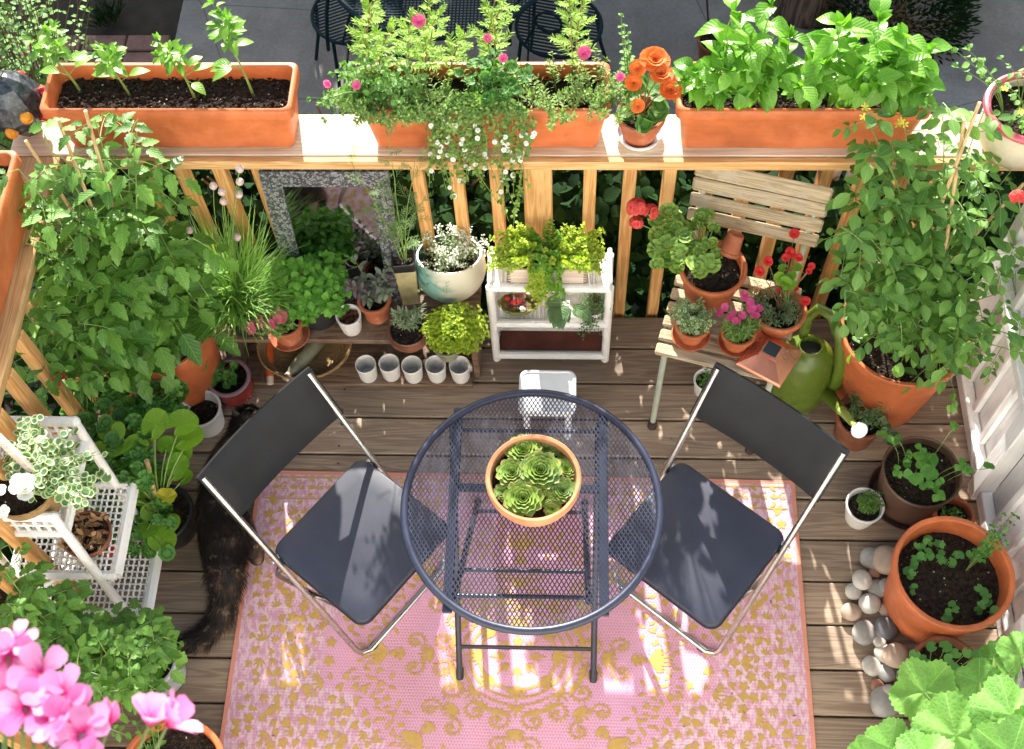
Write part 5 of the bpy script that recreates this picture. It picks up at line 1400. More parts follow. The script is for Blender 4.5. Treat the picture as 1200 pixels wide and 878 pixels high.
    # lavender
    t = at_pot(478, 385, .068, .078, 'brownglaze', 'round brown glazed pot with a little silvery lavender on the bench', 'potted_lavender', rb=.045, bulge=.014, soil=.012, rim=(.01, .004))
    lm = MB(); sm = MB()
    for k in range(22):
        e = V((U(-.05, .055), U(-.03, .06), U(.1, .15))); b = V((U(-.015, .02), U(-.005, .02), .065)); pts = bez(b, e, .01, 5); sm.tube(pts, .0012, 4)
        for j in range(26): q, d = along(pts, U(.2, 1)); leaf(lm, q, (d * .8 + jit(1)).normalized(), jit(1) + UP, U(.018, .028), .0028, LAN, .1, .2)
    P(t, lm, sm, 'lav')
    t = at_pot(524, 404, .046, .06, 'olive', 'olive glazed pot hidden under a bright yellow green bushy herb on the bench right end', 'potted_herb')
    lm = MB(); sm = MB()
    for e in dome(V((.035, .03, .05)), .112, .095, .12, 110, .012): stem_plant(sm, lm, V((e.x * .3, e.y * .3, .045)), e, .0012, .01, 9, .019, .012, OV, 'opp', .35, .2, .3, .5, .2)
    P(t, lm, sm, 'marj')
    # mirror
    a = aty(303, 205, 2.262); b = aty(455, 205, 2.262); w = b.x - a.x; cx = (a.x + b.x) / 2; H = .60
    t = thing('mosaic_mirror', 'rectangular mirror with a silver mosaic tile frame leaning on the railing behind the mint', 'mirror', (cx, 2.175, .2715)); t.rotation_euler = (radians(-8.5), 0, 0)
    fw = .062
    for lo_, hi in (((-w / 2, 0, 0), (w / 2, .016, fw)), ((-w / 2, 0, H - fw), (w / 2, .016, H)), ((-w / 2, 0, fw + .0005), (-w / 2 + fw, .016, H - fw - .0005)), ((w / 2 - fw, 0, fw + .0005), (w / 2, .016, H - fw - .0005))):
        mb = MB(); mb.box(lo_, hi, 0, .002); part('frame_side', mb, M['mosaic'], t, False)
    mb = MB(); mb.box((-w / 2 + fw + .0005, .006, fw + .0005), (w / 2 - fw - .0005, .012, H - fw - .0005)); part('mirror_glass', mb, M['mirror_glass'], t, False)

def shelf_pots():
    t = thing('wooden_trough', 'whitewashed finger jointed wooden trough of golden creeping plants on top of the white wicker shelf', 'planter', (-.065, 2.155, .495))
    mb = MB(); L, D, H = .125, .045, .075
    for x0, x1, y0, y1 in ((-L, L, -D, -D + .008), (-L, L, D - .008, D), (-L, -L + .008, -D + .0085, D - .0085), (L - .008, L, -D + .0085, D - .0085)):
        mb = MB(); mb.box((x0, y0, 0), (x1, y1, H), 0, .0015); part('side_board', mb, M['box'], t, False)
    for sx in (-1, 1):
        mb = MB()
        for k in range(5): mb.box((sx * (L - .0045) - .0045, -D - .0012, .006 + k * .014), (sx * (L - .0045) + .0045, -D - .0004, .012 + k * .014))
        part('finger_joint', mb, M['bench'], t, False)
    mb = MB(); mb.grid(lambda u, v: (-L + .009 + (2 * L - .018) * u, -D + .009 + (2 * D - .018) * v, .06 + U(-.003, .003)), 26, 8, 0, False); part('soil', mb, M['soil'], t)
    lm = MB(); sm = MB(); l2 = MB(); s2 = MB()
    for k in range(210):
        u = U(-1, 1); e = V((u * .18, U(-.07, .10), .085 + .05 * sqrt(max(0, 1 - u * u * .8)) * U(.4, 1.1))); g = abs(u) < .28 and R() < .75
        stem_plant(sm, (l2 if g else lm), V((e.x * .55, e.y * .4, .07)), e, .001, .02, 13, .014, .011, OV, 'opp', .3, .2, .2, .5, .1)
    for k in range(46):
        x = random.choice((U(-.05, -.01), U(-.03, .05))); lo = U(-.12, .04) if R() < .3 else U(-.03, .05); p = [V((x, -.02, .075)), V((x, -D - .01, .095)), V((x + U(-.015, .015), -D - .028, .03)), V((x + U(-.02, .02), -D - .03, min(lo, .02)))]
        s2.tube(p, .0009, 3, cap=False); tgt = l2 if x > -.01 else lm
        for j in range(40): q, d = along(p, U(.1, 1)); leaf(tgt, q + jit(.005), (jit(1) + V((0, -.6, 0))).normalized(), V((0, -.7, .6)) + jit(.4), U(.01, .015), U(.009, .013), SM, .2, .1)
    for px, py in ((530, 250), (715, 235), (705, 262), (660, 235), (590, 250)):
        pass
    P(t, lm, sm, 'jenny'); part('green_foliage', l2, M['jennyg'], t); part('trailing_stems', s2, M['stem'], t)
    t = thing('moss_basket', 'small oval moss basket of dark red sempervivums in the white wicker shelf', 'basket', (-.165, 2.15, .268))
    mb = MB(); mb.lathe([(.0001, 0), (.045, 0), (.062, .03), (.068, .045), (.062, .044), (.055, .03), (.0001, .03)], 30, wob=.004); [setattr(p, 'y', p.y * .6) for p in mb.v]; part('basket', mb, M['mossb'], t)
    lm = MB(); fm = MB()
    for k in range(9): flower(lm, V((U(-.045, .045), U(-.022, .022), .045)), UP + jit(.3), .018, 9, .5, .6, 0, None, 3)
    for k in range(3): flower(fm, V((-.035 + .02 * k, U(-.01, .01), .06)), UP + V((0, -.4, 0)), .009, 5)
    P(t, lm, None, 'lett', nm='rosettes'); part('red_flowers', fm, M['red_fl'], t)
    f2 = MB(); [flower(f2, V((.02 + U(-.008, .008), -.03, .05 + U(-.01, .015))), V((0, -1, .5)), .009, 5) for _ in range(5)]; part('white_flowers', f2, M['white_fl'], t)
    t = thing('white_planter', 'white oval planter of broad grey green leaves in the white wicker shelf', 'planter', (.035, 2.145, .268))
    mb = MB(); mb.lathe([(.0001, 0), (.09, 0), (.115, .045), (.118, .05), (.112, .049), (.1, .035), (.0001, .035)], 36, wob=.006); [setattr(p, 'y', p.y * .45) for p in mb.v]; part('pot', mb, M['white_pot'], t)
    lm = MB(); l2 = MB(); sm = MB()
    for k in range(9): a = U(pi * .8, pi * 1.9); p = V((-.04 + U(-.03, .03), 0, .045)); d = V((cos(a), sin(a), .3)).normalized(); sm.tube([p, p + d * .03], .002, 4); leaf(lm, p + d * .02, d, UP + V((0, -.4, 0)), U(.06, .085), U(.045, .06), OV, .7, .2, 0, .1)
    sprawl(sm, l2, V((.065, -.01, .045)), .06, 60, .07, .012, .004, 'alt', 12)
    for k in range(10): e = V((U(.0, .08), U(-.09, -.06), U(-.06, .03))); stem_plant(sm, l2, V((.04, -.03, .045)), e, .001, .03, 10, .013, .009, OV, 'opp', .3)
    P(t, lm, sm, 'broad'); part('fine_foliage', l2, M['thyme'], t)
    # white stool under the edge of the table
    t = thing('stool', 'small white plastic step stool behind the mesh table, partly under its edge', 'stool', (-.062, 1.86, 0))
    mb = MB(); pad(mb, .19, .165, .205, .225, .028, .006, 0); 
    o = rr_outline(.175, .15, .022); b = len(mb.v)
    mb.tube([(x, y, .226) for x, y in rr_outline(.172, .147, .022)], .004, 6, closed=True); part('top', mb, M['white_plastic'], t)
    for sx in (-1, 1):
        for sy in (-1, 1): mb = MB(); mb.tube([(sx * .07, sy * .055, .206), (sx * .07, sy * .055, .0)], [.011, .013], 8); part('leg', mb, M['white_plastic'], t)

def chair_pots():
    zc = .4555
    def q(px, py, z, r, h, mat, name, label, **k):
        c = at(px, py, z0(k) + h); t = thing(name, label, 'potted plant', (c.x, c.y, zc + k.pop('dz', 0))); pot(t, r, k.pop('rb', r * .7), h, mat, **k); return t
    def z0(k): return zc + k.get('dz', 0)
    t = q(836, 312, 0, .105, .165, 'clay_bright', 'potted_geranium', 'large terracotta pot of zoned leaf geranium at the back of the slatted chair', dz=0)
    lo = t.location; lm = MB(); sm = MB(); fm = MB(); b = V((-.03, .02, .13))
    for k in range(52): e = at(U(768, 838), U(248, 312), U(.68, .80)) - lo; geranium(sm, lm, b, [e], .027)
    for k in range(5): geranium(sm, lm, b, [at(U(812, 842), U(290, 318), .66) - lo], .022)
    e = at(746, 243, .80) - lo
    umbel(sm, fm, b, e, .030, 26, .016); umbel(sm, fm, b, e + V((.042, -.008, -.008)), .022, 16, .015); umbel(sm, fm, b, e + V((.0, -.03, -.035)), .018, 12, .014)
    umbel(sm, fm, b, at(767, 292, .70) - lo, .008, 3, .01)
    P(t, lm, sm, 'geran', 'stem'); part('coral_flowers', fm, M['scarlet'], t)
    c = at(861, 283, .66); s = thing('clay_pot', 'tiny empty terracotta pot lying tilted in the soil of the large geranium pot', 'pot', (c.x, c.y, .605)); s.rotation_euler = (radians(150), radians(20), 0); s.location.z = .70
    pot(s, .036, .026, .07, 'clay', soilk=False, rim=(.014, .004))
    t = q(812, 379, 0, .055, .08, 'clay_bright', 'potted_plant', 'small terracotta pot of pale variegated leaves at the front left of the slatted chair seat'); saucer(t, .062, 'clay_bright')
    lm = MB(); sm = MB(); fm = MB(); sprawl(sm, lm, V((0, 0, .065)), .065, 44, .09, .018, .012, 'opp', 8, OV); P(t, lm, sm, 'varieg2'); [flower(fm, V((U(-.05, .06), U(-.05, .06), U(.1, .15))), UP, .009, 5) for _ in range(16)]; part('cream_flowers', fm, M['creamfl'], t)
    t = q(866, 388, 0, .054, .08, 'clay_bright', 'potted_dianthus', 'small terracotta pot of hot pink dianthus at the middle front of the slatted chair seat'); saucer(t, .058, 'clay_bright')
    lm = MB(); sm = MB(); fm = MB(); sprawl(sm, lm, V((0, 0, .06)), .055, 36, .08, .03, .006, 'opp', 7, LAN)
    for px, py in ((845, 366), (857, 370), (868, 368), (880, 362), (886, 370), (870, 348), (878, 356), (848, 360), (887, 362), (862, 376)): e = at(px, py, .62) - t.location; sm.tube(bez(V((0, 0, .06)), e, .01, 4), .001, 4); [flower(fm, e + jit(.007), UP + jit(.4), .013, 5, 1.05, .25) for _ in range(2)]
    P(t, lm, sm, 'fine'); part('pink_flowers', fm, M['rose_fl'], t)
    t = q(914, 361, 0, .084, .11, 'clay_bright', 'potted_red_flowers', 'terracotta pot of mixed deep red flowers at the right of the slatted chair seat', rb=.05)
    lo = t.location; lm = MB(); sm = MB(); fm = MB(); l2 = MB(); s2 = MB(); sprawl(sm, lm, V((-.02, 0, .09)), .10, 55, .07, .018, .0035, 'alt', 16)
    for k in range(9): e = at(U(912, 945), U(312, 336), .67) - lo; s2.tube(bez(V((.02, 0, .09)), e, .01, 4), .0012, 4); rleaf(l2, e, UP + jit(.4), U(.015, .022), 16, 7, .08, .15)
    for px, py, r in ((931, 274, .017), (926, 296, .018), (936, 302, .014), (921, 302, .014), (900, 306, .017), (890, 318, .017), (944, 353, .016), (951, 312, .012), (948, 318, .011), (933, 338, .009), (912, 340, .008)):
        e = at(px, py, .70 if py < 325 else .60) - lo; sm.tube(bez(V((0, 0, .09)), e, .01, 4), .0012, 4); flower(fm, e, UP + V((0, -.3, 0)) + jit(.3), r, 7, 1.0, .2, 0, None, 3)
    P(t, lm, sm, 'thyme', 'stemred'); part('round_leaves', l2, M['roundbright'], t); part('leaf_stalks', s2, M['stem'], t); part('red_flowers', fm, M['red_fl'], t)
    # copper post cap
    c = at(903, 415, .49); t = thing('copper_post_cap', 'square copper solar post cap light lying on the slatted chair seat', 'post cap', (c.x, c.y, .462), radians(-32))
    mb = MB(); s, s2_ = .076, .029
    rg = [(s, 0), (s, .006), (s - .004, .012), (s2_, .045), (s2_, .056), (s2_ - .003, .058)]
    for r, z in rg:
        for x, y in ((-r, -r), (r, -r), (r, r), (-r, r)): mb.v.append(V((x, y, z)))
    for i in range(len(rg) - 1):
        for k in range(4): a = i * 4; mb.face([a + k, a + (k + 1) % 4, a + 4 + (k + 1) % 4, a + 4 + k])
    mb.face([20, 21, 22, 23]); mb.face([3, 2, 1, 0]); part('copper_roof', mb, M['copper'], t, False)
    mb = MB(); mb.box((-.022, -.022, .0585), (.022, .022, .061), 0, .001); part('solar_panel', mb, M['glassdark'], t, False)
    # watering can
    c = at(945, 450, .12); t = thing('watering_can', 'green plastic watering can with a pale spout standing beside the slatted chair', 'watering can', (.790, 1.985, 0), radians(8))
    mb = MB()
    prof = [(.0001, 0), (.105, 0), (.118, .012), (.124, .09), (.118, .19), (.10, .265), (.072, .305), (.048, .318), (.045, .33), (.040, .329), (.042, .31), (.038, .28)]
    mb.lathe(prof, 40); [setattr(p, 'y', p.y * .8) for p in mb.v]; [setattr(p, 'x', p.x * .86) for p in mb.v]; part('body', mb, M['can'], t)
    mb = MB(); mb.lathe([(.040, .305), (.0001, .303)], 30); [setattr(p, 'y', p.y * .72) for p in mb.v]; part('opening', mb, M['black_plastic'], t)
    mb = MB(); mb.tube([(-.01, .045, .30), (-.005, .07, .39), (.02, .065, .45), (.055, .03, .45), (.085, -.02, .38), (.10, -.05, .27), (.10, -.065, .16), (.085, -.06, .08)], [.015, .017, .018, .019, .021, .022, .021, .018], 12, flat=1.0); part('handle', mb, M['can'], t)
    e = at(1004, 501, .30) - t.location; e = Matrix.Rotation(radians(-8), 3, 'Z') @ e
    s0 = V((.075, -.06, .10)); k1 = s0.lerp(e, .55); k2 = s0.lerp(e, .58); dn = (e - s0).normalized()
    mb = MB(); mb.tube([s0 - dn * .03, s0, s0.lerp(e, .3), k1], [.034, .028, .022, .017], 14); part('spout_base', mb, M['can'], t)
    mb = MB(); mb.tube([k1, k2, e - dn * .012, e + dn * .012], [.0165, .015, .011, .018], 14); part('spout', mb, M['can_light'], t)
    mb = MB(); mb.tube([e + dn * .008, e + dn * .022, e + dn * .026], [.017, .027, .026], 20); part('rose', mb, M['white_plastic'], t)
    # beneath the chair
    c = at(828, 445, .085); t = thing('potted_seedling', 'small white pot with a green seedling on the deck beneath the slatted chair', 'potted plant', (c.x, c.y, 0)); pot(t, .045, .034, .085, 'white_pot', lip=False, soil=.018); lm = MB(); sm = MB(); sprawl(sm, lm, V((0, 0, .07)), .03, 9, .03, .018, .01, 'alt', 5, OV); P(t, lm, sm, 'bean')
    c = at(842, 484, .01); t = thing('garden_gloves', 'crumpled orange red garden gloves on the deck beneath the slatted chair', 'gloves', (c.x, c.y, .003), .4)
    for gx, gy, rz in ((0, 0, 0), (.03, .03, .7)):
        mb = MB(); mb.ball((gx, gy, .012), (.035, .03, .012), 14)
        for k in range(4): a = -.5 + k * .32 + rz; mb.tube([(gx + .02 * cos(a), gy + .02 * sin(a), .013 + .004 * (k % 2)), (gx + .05 * cos(a), gy + .05 * sin(a), .016), (gx + .072 * cos(a), gy + .072 * sin(a), .008)], [.009, .0085, .006], 8)
        mb.tube([(gx - .01, gy + .02, .012), (gx + .012, gy + .05, .01)], [.009, .007], 8); mb.tube([(gx - .03 * cos(rz), gy - .03 * sin(rz), .012), (gx - .06 * cos(rz), gy - .06 * sin(rz), .012)], [.022, .026], 10, flat=.4)
        part('glove', mb, M['gloves'], t)
def floor_pots():
    def q(px, py, r, h, mat, name, label, z0=0, cat='potted plant', **k):
        c = at(px, py, z0 + h); t = thing(name, label, cat, (c.x, c.y, z0)); pot(t, r, k.pop('rb', r * .75), h, mat, **k); return t
    t = q(268, 443, .074, .12, 'maroon', 'potted_herb', 'round maroon glazed pot with a mauve rim and small leafy herb by the bench', bulge=.01, rim=(.018, .006)); mb = MB(); mb.tube([(.069 * cos(a * pi / 20), .069 * sin(a * pi / 20), .121) for a in range(40)], .0075, 7, closed=True); part('rim_band', mb, M['maroon_rim'], t)
    lm = MB(); sm = MB(); geranium(sm, lm, V((0, 0, .09)), [V((U(-.05, .03), U(-.03, .05), U(.11, .17))) for _ in range(46)], .014, seg=12); P(t, lm, sm, 'seedl')
    t = q(234, 478, .072, .125, 'white_plastic', 'white_bucket', 'white plastic bucket half full of dark soil on the deck near the cat', cat='bucket', lip=True, rim=(.012, .004), soil=.05, rb=.056)
    # black pot with big round leaves, and a nasturtium mass left of it
    t = q(190, 600, .10, .15, 'black_plastic', 'potted_squash_seedling', 'black pot with bright round leaves and a few yellowing ones beside the plant stand'); lo = t.location
    mb = MB(); mb.tube([(-.02, .0, .1), at(172, 540, .40) - lo], .008, 7); part('wooden_stake', mb, M['bamboo'], t)
    lm = MB(); sm = MB(); ly = MB(); b = V((0, 0, .13))
    for px, py, z, r in ((183, 497, .42, .040), (213, 497, .42, .042), (222, 515, .38, .040), (180, 505, .36, .03), (142, 527, .38, .034), (140, 547, .34, .034), (160, 522, .36, .03), (208, 545, .30, .032), (207, 553, .25, .025), (199, 617, .20, .034), (190, 633, .18, .036), (172, 622, .2, .03), (215, 530, .3, .03), (155, 560, .3, .035), (150, 585, .26, .03), (128, 505, .36, .03), (118, 530, .34, .028), (196, 522, .33, .026), (170, 505, .34, .028), (186, 560, .24, .024), (162, 585, .22, .026), (218, 560, .24, .022), (175, 600, .2, .024), (140, 505, .4, .024)):
        e = at(px, py, z) - lo; sm.tube(bez(b, e, .04, 6), .0024, 5, cap=False); rleaf(lm, e, UP + jit(.45), r * 1.25, 20, 3, .04, .15, notch=True, ripple=.05, d=b - e)
    for px, py, z, r in ((168, 551, .34, .018), (195, 583, .26, .028)): e = at(px, py, z) - lo; sm.tube(bez(b, e, .04, 6), .002, 5, cap=False); rleaf(ly, e, UP + jit(.5), r * 1.15, 16, 5, .12, .3, ripple=.15)
    P(t, lm, sm, 'roundbright'); part('yellow_leaves', ly, M['yellowleaf'], t)
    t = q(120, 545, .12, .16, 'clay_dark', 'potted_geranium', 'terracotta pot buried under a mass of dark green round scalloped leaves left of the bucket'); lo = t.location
    lm = MB(); sm = MB(); b = V((0, 0, .13)); fm = MB()
    for k in range(230):
        px, py = U(78, 215), U(438, 570)
        if px > 175 and py > 500: continue
        geranium(sm, lm, b, [at(px, py, U(.26, .40)) - lo], .026, seg=18)
    for k in range(70): geranium(sm, lm, b, [at(U(95, 205), U(545, 650), U(.10, .26)) - lo], .026, seg=18)
    e = at(70, 441, .62) - lo; umbel(sm, fm, b, e, .024, 18, .017); P(t, lm, sm, 'gerang'); part('red_flower', fm, M['red_fl'], t)
    # right side
    t = q(1010, 487, .085, .15, 'clay_dark', 'potted_herb', 'brown pot of wispy dark herb behind the watering can spout'); lm = MB(); sm = MB(); sprawl(sm, lm, V((.01, .02, .12)), .09, 60, .12, .013, .006, 'alt', 16, OV)
    for k in range(5): stem_plant(sm, lm, V((.04, -.02, .12)), at(U(1035, 1050), U(500, 525), .16) - t.location, .0015, .03, 3, .04, .034, OV, 'alt', .6)
    P(t, lm, sm, 'thyme'); 
    t = q(1081, 552, .125, .22, 'brownplas', 'potted_beans', 'wide dark brown pot in a matching saucer with young bean plants near the white fence', rb=.10, rim=(.012, .004)); saucer(t, .13, 'brownplas', .03)
    lm = MB(); sm = MB(); lo = t.location
    for px, py, L in ((1075, 540, .05), (1058, 542, .04), (1090, 532, .035), (1095, 548, .06), (1080, 525, .03), (1052, 552, .03), (1070, 555, .05), (1093, 572, .035), (1100, 580, .035), (1085, 572, .03), (1040, 510, .035), (1052, 515, .03), (1125, 545, .035), (1138, 548, .035), (1118, 500, .026), (1159, 549, .03), (1062, 530, .03), (1100, 562, .03)):
        e = at(px, py, .27 if 1045 < px < 1110 else .33) - lo; b = V((e.x * .5, e.y * .5, .19)); sm.tube(bez(b, e, .02, 5), .0014, 4)
        for k in range(3): a = U(0, 6.28); leaf(lm, e, V((cos(a), sin(a), .1)), UP + jit(.3), L * U(.7, 1), L * .75, OV, .4, .2)
    P(t, lm, sm, 'bean')
    t = q(1014, 592, .062, .11, 'white_pot', 'potted_herb', 'small white tapered pot of bushy green herb on the bare deck right of the rug', lip=False, rb=.043, soil=.02)
    lm = MB(); sm = MB()
    for e in dome(V((.012, .005, .09)), .045, .04, .06, 36): stem_plant(sm, lm, V((e.x * .4, e.y * .4, .085)), e, .001, .01, 7, .015, .01, OV, 'opp', .3)
    P(t, lm, sm, 'seedl2')
    t = q(1119, 603, .066, .12, 'clay', 'potted_seedling', 'small terracotta pot with a few seedlings between the brown pot and the large terracotta pot'); lm = MB(); sm = MB(); sprawl(sm, lm, V((0, 0, .09)), .05, 10, .04, .025, .01, 'alt', 5, OV); P(t, lm, sm, 'bean', 'stemred')
    t = q(1118, 670, .178, .30, 'plastic_terra', 'potted_seedlings', 'large bright terracotta pot of dark soil with scattered seedlings against the white fence', soil=.075, rim=(.03, .012), rb=.14); lo = t.location
    lm = MB(); sm = MB(); f = MB()
    for px, py in ((1078, 640), (1090, 650), (1100, 655), (1112, 658), (1122, 652), (1085, 635), (1070, 660), (1068, 672), (1072, 690), (1120, 648), (1150, 690), (1158, 700), (1150, 712), (1162, 715), (1108, 720), (1118, 712), (1112, 724), (1145, 648), (1140, 655), (1152, 705), (1100, 640), (1082, 655), (1105, 648)):
        e = at(px, py, .255) - lo; b = V((e.x * .97, e.y * .97, .22)); sm.tube([b, e], .0012, 4)
        for k in range(3): rleaf(lm, e + jit(.012), UP + jit(.3), U(.009, .014), 14, 5, .06, .1)
    for k in range(8):
        e = at(U(1160, 1200), U(600, 640), U(.35, .45)) - lo; stem_plant(sm, lm, V((.06, .03, .22)), e, .0015, .04, 7, .022, .018, OV, 'opp', .4)
    P(t, lm, sm, 'seedl')
    t = q(1110, 785, .105, .19, 'clay_dark', 'potted_seedlings', 'dark pot of round leaf seedlings below the large terracotta pot, beside the stones'); lo = t.location; lm = MB(); sm = MB()
    for px, py in ((1072, 768), (1083, 774), (1092, 758), (1108, 758), (1112, 772), (1120, 766), (1133, 765), (1145, 768), (1100, 782), (1118, 784), (1140, 782), (1152, 780)): e = at(px, py, .25) - lo; sm.tube([V((e.x * .7, e.y * .7, .16)), e], .0013, 4); rleaf(lm, e, UP + jit(.35), U(.013, .02), 16, 5, .04, .1)
    P(t, lm, sm, 'seedl')
    # squash
    t = thing('potted_squash', 'terracotta pot of squash with huge pale green toothed leaves in the near right corner', 'potted plant', (1.12, .62, 0)); pot(t, .17, .13, .28, 'clay', .04); lo = t.location; lm = MB(); sm = MB(); b = V((0, 0, .25))
    for px, py, z, r in ((1083, 812, .50, .088), (1120, 862, .62, .098), (1045, 878, .60, .072), (1185, 838, .66, .095), (1148, 800, .44, .06), (1198, 768, .5, .065), (1128, 806, .40, .045), (1185, 885, .72, .09), (1085, 895, .66, .08), (1012, 884, .50, .045), (1165, 772, .42, .045), (1235, 850, .7, .09)):
        e = at(px, py, z) - lo; sm.tube(bez(b, e, .1, 7), .004, 7, cap=False); rleaf(lm, e, UP + V((0, -.15, 0)) + jit(.35), r * 1.12, 80, 5, .05, U(-.1, .25), ripple=.09, rings=(.15, .3, .45, .6, .75, .88, .95, 1.0), lob=.20, serr=.028, d=b - e)
    P(t, lm, sm, 'squash')
    # lower left tomato in a grey pot
    t = q(175, 775, .085, .16, 'grey_pot', 'potted_tomato', 'pale grey pot with a young tomato plant in front of the white plant stand', rb=.07); lo = t.location; lm = MB(); sm = MB(); b = V((0, 0, .14))
    for px, py, z in ((60, 735, .5), (100, 745, .5), (140, 745, .5), (175, 735, .42), (185, 750, .42), (120, 770, .5), (150, 775, .5), (90, 780, .5), (165, 755, .45), (175, 775, .4), (50, 760, .5), (110, 800, .5), (140, 810, .45), (60, 790, .5), (165, 800, .4), (130, 765, .5), (192, 745, .40), (95, 765, .5), (90, 850, .5), (40, 850, .5), (120, 850, .42)):
        e = at(px, py, z) - lo; stem_plant(sm, lm, b, e, .003, .1, 5, .125, 1.25, TOM, 'tom', .5)
    P(t, lm, sm, 'tomato')
    t = thing('potted_tomato', 'leafy tomato plant with its terracotta pot hidden at the left edge behind the plant stand', 'potted plant', (-1.42, .93, 0)); pot(t, .12, .09, .2, 'clay_dark'); lo = t.location; lm = MB(); sm = MB(); b = V((0, 0, .17))
    for px, py, z in ((10, 640, .72), (25, 655, .68), (5, 670, .7), (40, 675, .6), (25, 695, .65), (5, 710, .7), (55, 700, .5), (70, 715, .45), (40, 720, .6), (-15, 650, .7), (15, 745, .65), (90, 725, .4), (0, 780, .7), (10, 830, .65)):
        e = at(px, py, z) - lo; stem_plant(sm, lm, b, e, .003, .1, 6, .12, 1.25, TOM, 'tom', .45)
    P(t, lm, sm, 'tomato')
    # terracotta pot at near left
    t = q(200, 905, .155, .25, 'plastic_terra', 'clay_pot', 'terracotta pot with a thick rim on the deck below the pink geranium', cat='pot', rim=(.03, .012)); lm = MB(); sm = MB()
    for k in range(10): stem_plant(sm, lm, V((-.03, 0, .22)), V((U(-.16, .0), U(-.02, .16), U(.24, .34))), .0015, .03, 6, .035, .025, OV, 'alt', .4)
    P(t, lm, sm, 'petun')
    # near pink geranium
    g = at(100, 1250, 2.75); t = thing('potted_geranium', 'pale pink geranium blooming close to the viewer at the lower left', 'potted plant', (g.x, g.y, 2.72)); pot(t, .09, .065, .14, 'clay'); lo = t.location; sm = MB(); fm = MB(); lm = MB(); b = V((0, 0, .12))
    f2 = MB(); bp = MB()
    def bloom(px, py, z, r, tilt, n=5, cup=.35): 
        r *= 1.0; e = at(px, py, z) - lo; sm.tube(bez(b, e, .03, 6), .0011, 5); flower(fm, e, V(tilt) + jit(.25), r * U(.8, 1.1), n, .66, cup + U(-.1, .25), 0, None, 1, [(0, .25), (.3, .6), (.6, .95), (.85, 1.0), (1, .6)])
    for px, py, r in ((10, 770, .022), (48, 790, .022), (75, 815, .022), (30, 830, .02), (5, 815, .02), (90, 840, .022), (60, 845, .02), (95, 860, .02), (20, 750, .018)): bloom(px, py, 2.96, r, (U(-.5, .6), U(-.5, .5), 1))
    bloom(175, 850, 2.95, .028, (.3, .9, .6), 6, 1.1); bloom(195, 852, 2.95, .026, (.8, .7, .4), 5, 1.0)
    e = at(127, 850, 2.95) - lo; sm.tube(bez(b, e, .02, 6), .0012, 5); leaf(bp, e, V((0, .8, .5)), UP, .02, .011, OV, -.2, .6); leaf(bp, e, V((.2, .8, .5)), V((1, 0, 1)), .018, .010, OV, -.2, .6)
    part('flowers', fm, M['ger_pink'], t); part('bud', bp, M['ger_pink'], t); 
    for k in range(12): a = U(0, 6.28); e = V((.1 * cos(a), .1 * sin(a), U(.14, .18))); sm.tube(bez(b, e, .01, 4), .001, 4); rleaf(lm, e, UP + jit(.3), .022, 18, 9, .1, .2)
    part('stems', sm, M['stem'], t); part('foliage', lm, M['gerang'], t)
    # trailing variegated plant in a basket on the stand
    t = thing('trailing_plant', 'basket of trailing variegated leaves and a white flower on top of the plant stand', 'potted plant', tuple(at(18, 560, .80))); t.location.z = .64
    mb = MB(); mb.lathe([(.0001, 0), (.075, 0), (.095, .09), (.1, .12), (.094, .12), (.085, .09), (.0001, .09)], 28, wob=.004); part('basket', mb, M['basket'], t); mb = MB(); soil_disc(mb, .086, .1); part('soil', mb, [M['soil'], M['perlite']], t)
    lo = t.location; lm = MB(); sm = MB(); fm = MB(); mb = MB(); mb.tube([at(-10, 505, .9) - lo, at(38, 552, .82) - lo], .012, 8); part('handle', mb, M['box'], t)
    for k in range(62):
        px, py = random.choice(((U(0, 60), U(485, 560)), (U(20, 110), U(500, 590)), (U(40, 100), U(500, 600)), (U(80, 130), U(510, 610)))); z = .82 if px < 60 else U(.68, .78)
        e = at(px, py, z) - lo; pts = bez(V((U(-.03, .05), U(-.03, .03), .1)), e, .06, 8); sm.tube(pts, .0011, 4, cap=False)
        for j in range(9): p_, d = along(pts, .45 + .55 * j / 9); rleaf(lm, p_ + jit(.012), UP + jit(.5), U(.009, .0145), 12, 3, .05, .15, notch=False)
    for px, py in ((118, 555), (125, 560), (95, 590), (108, 575)): e = at(px, py, .66) - lo; rleaf(lm, e, UP + jit(.4), .017, 14, 3, .05, .15)
    e = at(28, 570, .85) - lo
    for k in range(7): flower(fm, e + jit(.018), UP + jit(.5), .022, 5, 1.0, .2, 0, None, 2)
    for px, py in ((0, 575), (5, 600)): flower(fm, at(px, py, .84) - lo, UP + jit(.3), .02, 5, 1.0, .2, 0, None, 2)
    P(t, lm, sm, 'varieg'); part('white_flower', fm, M['white_fl'], t)
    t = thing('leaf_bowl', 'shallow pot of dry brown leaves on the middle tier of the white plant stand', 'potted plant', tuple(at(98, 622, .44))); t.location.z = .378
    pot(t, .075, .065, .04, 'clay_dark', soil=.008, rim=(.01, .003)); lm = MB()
    for k in range(150): leaf(lm, V((U(-.055, .055), U(-.055, .055), U(.032, .048))), jit(1) * V((1, 1, .3)).x, UP + jit(.8), U(.018, .032), U(.01, .018), OV, U(-.6, .9), .4)
    P(t, lm, None, 'dry', nm='dry_leaves')
    e = at(130, 645, .18); t = thing('potted_red_flower', 'small pot with a single red flower on the lowest tier of the white plant stand', 'potted plant', (e.x - .03, e.y + .02, .125)); pot(t, .035, .028, .06, 'clay_dark'); fm = MB(); sm = MB(); p_ = at(130, 645, .235) - t.location; sm.tube(bez(V((0, 0, .05)), p_, .01, 4), .0015, 4); umbel(sm, fm, V((0, 0, .05)), p_, .01, 7, .014); part('stem', sm, M['stem'], t); part('flower', fm, M['red_fl'], t)
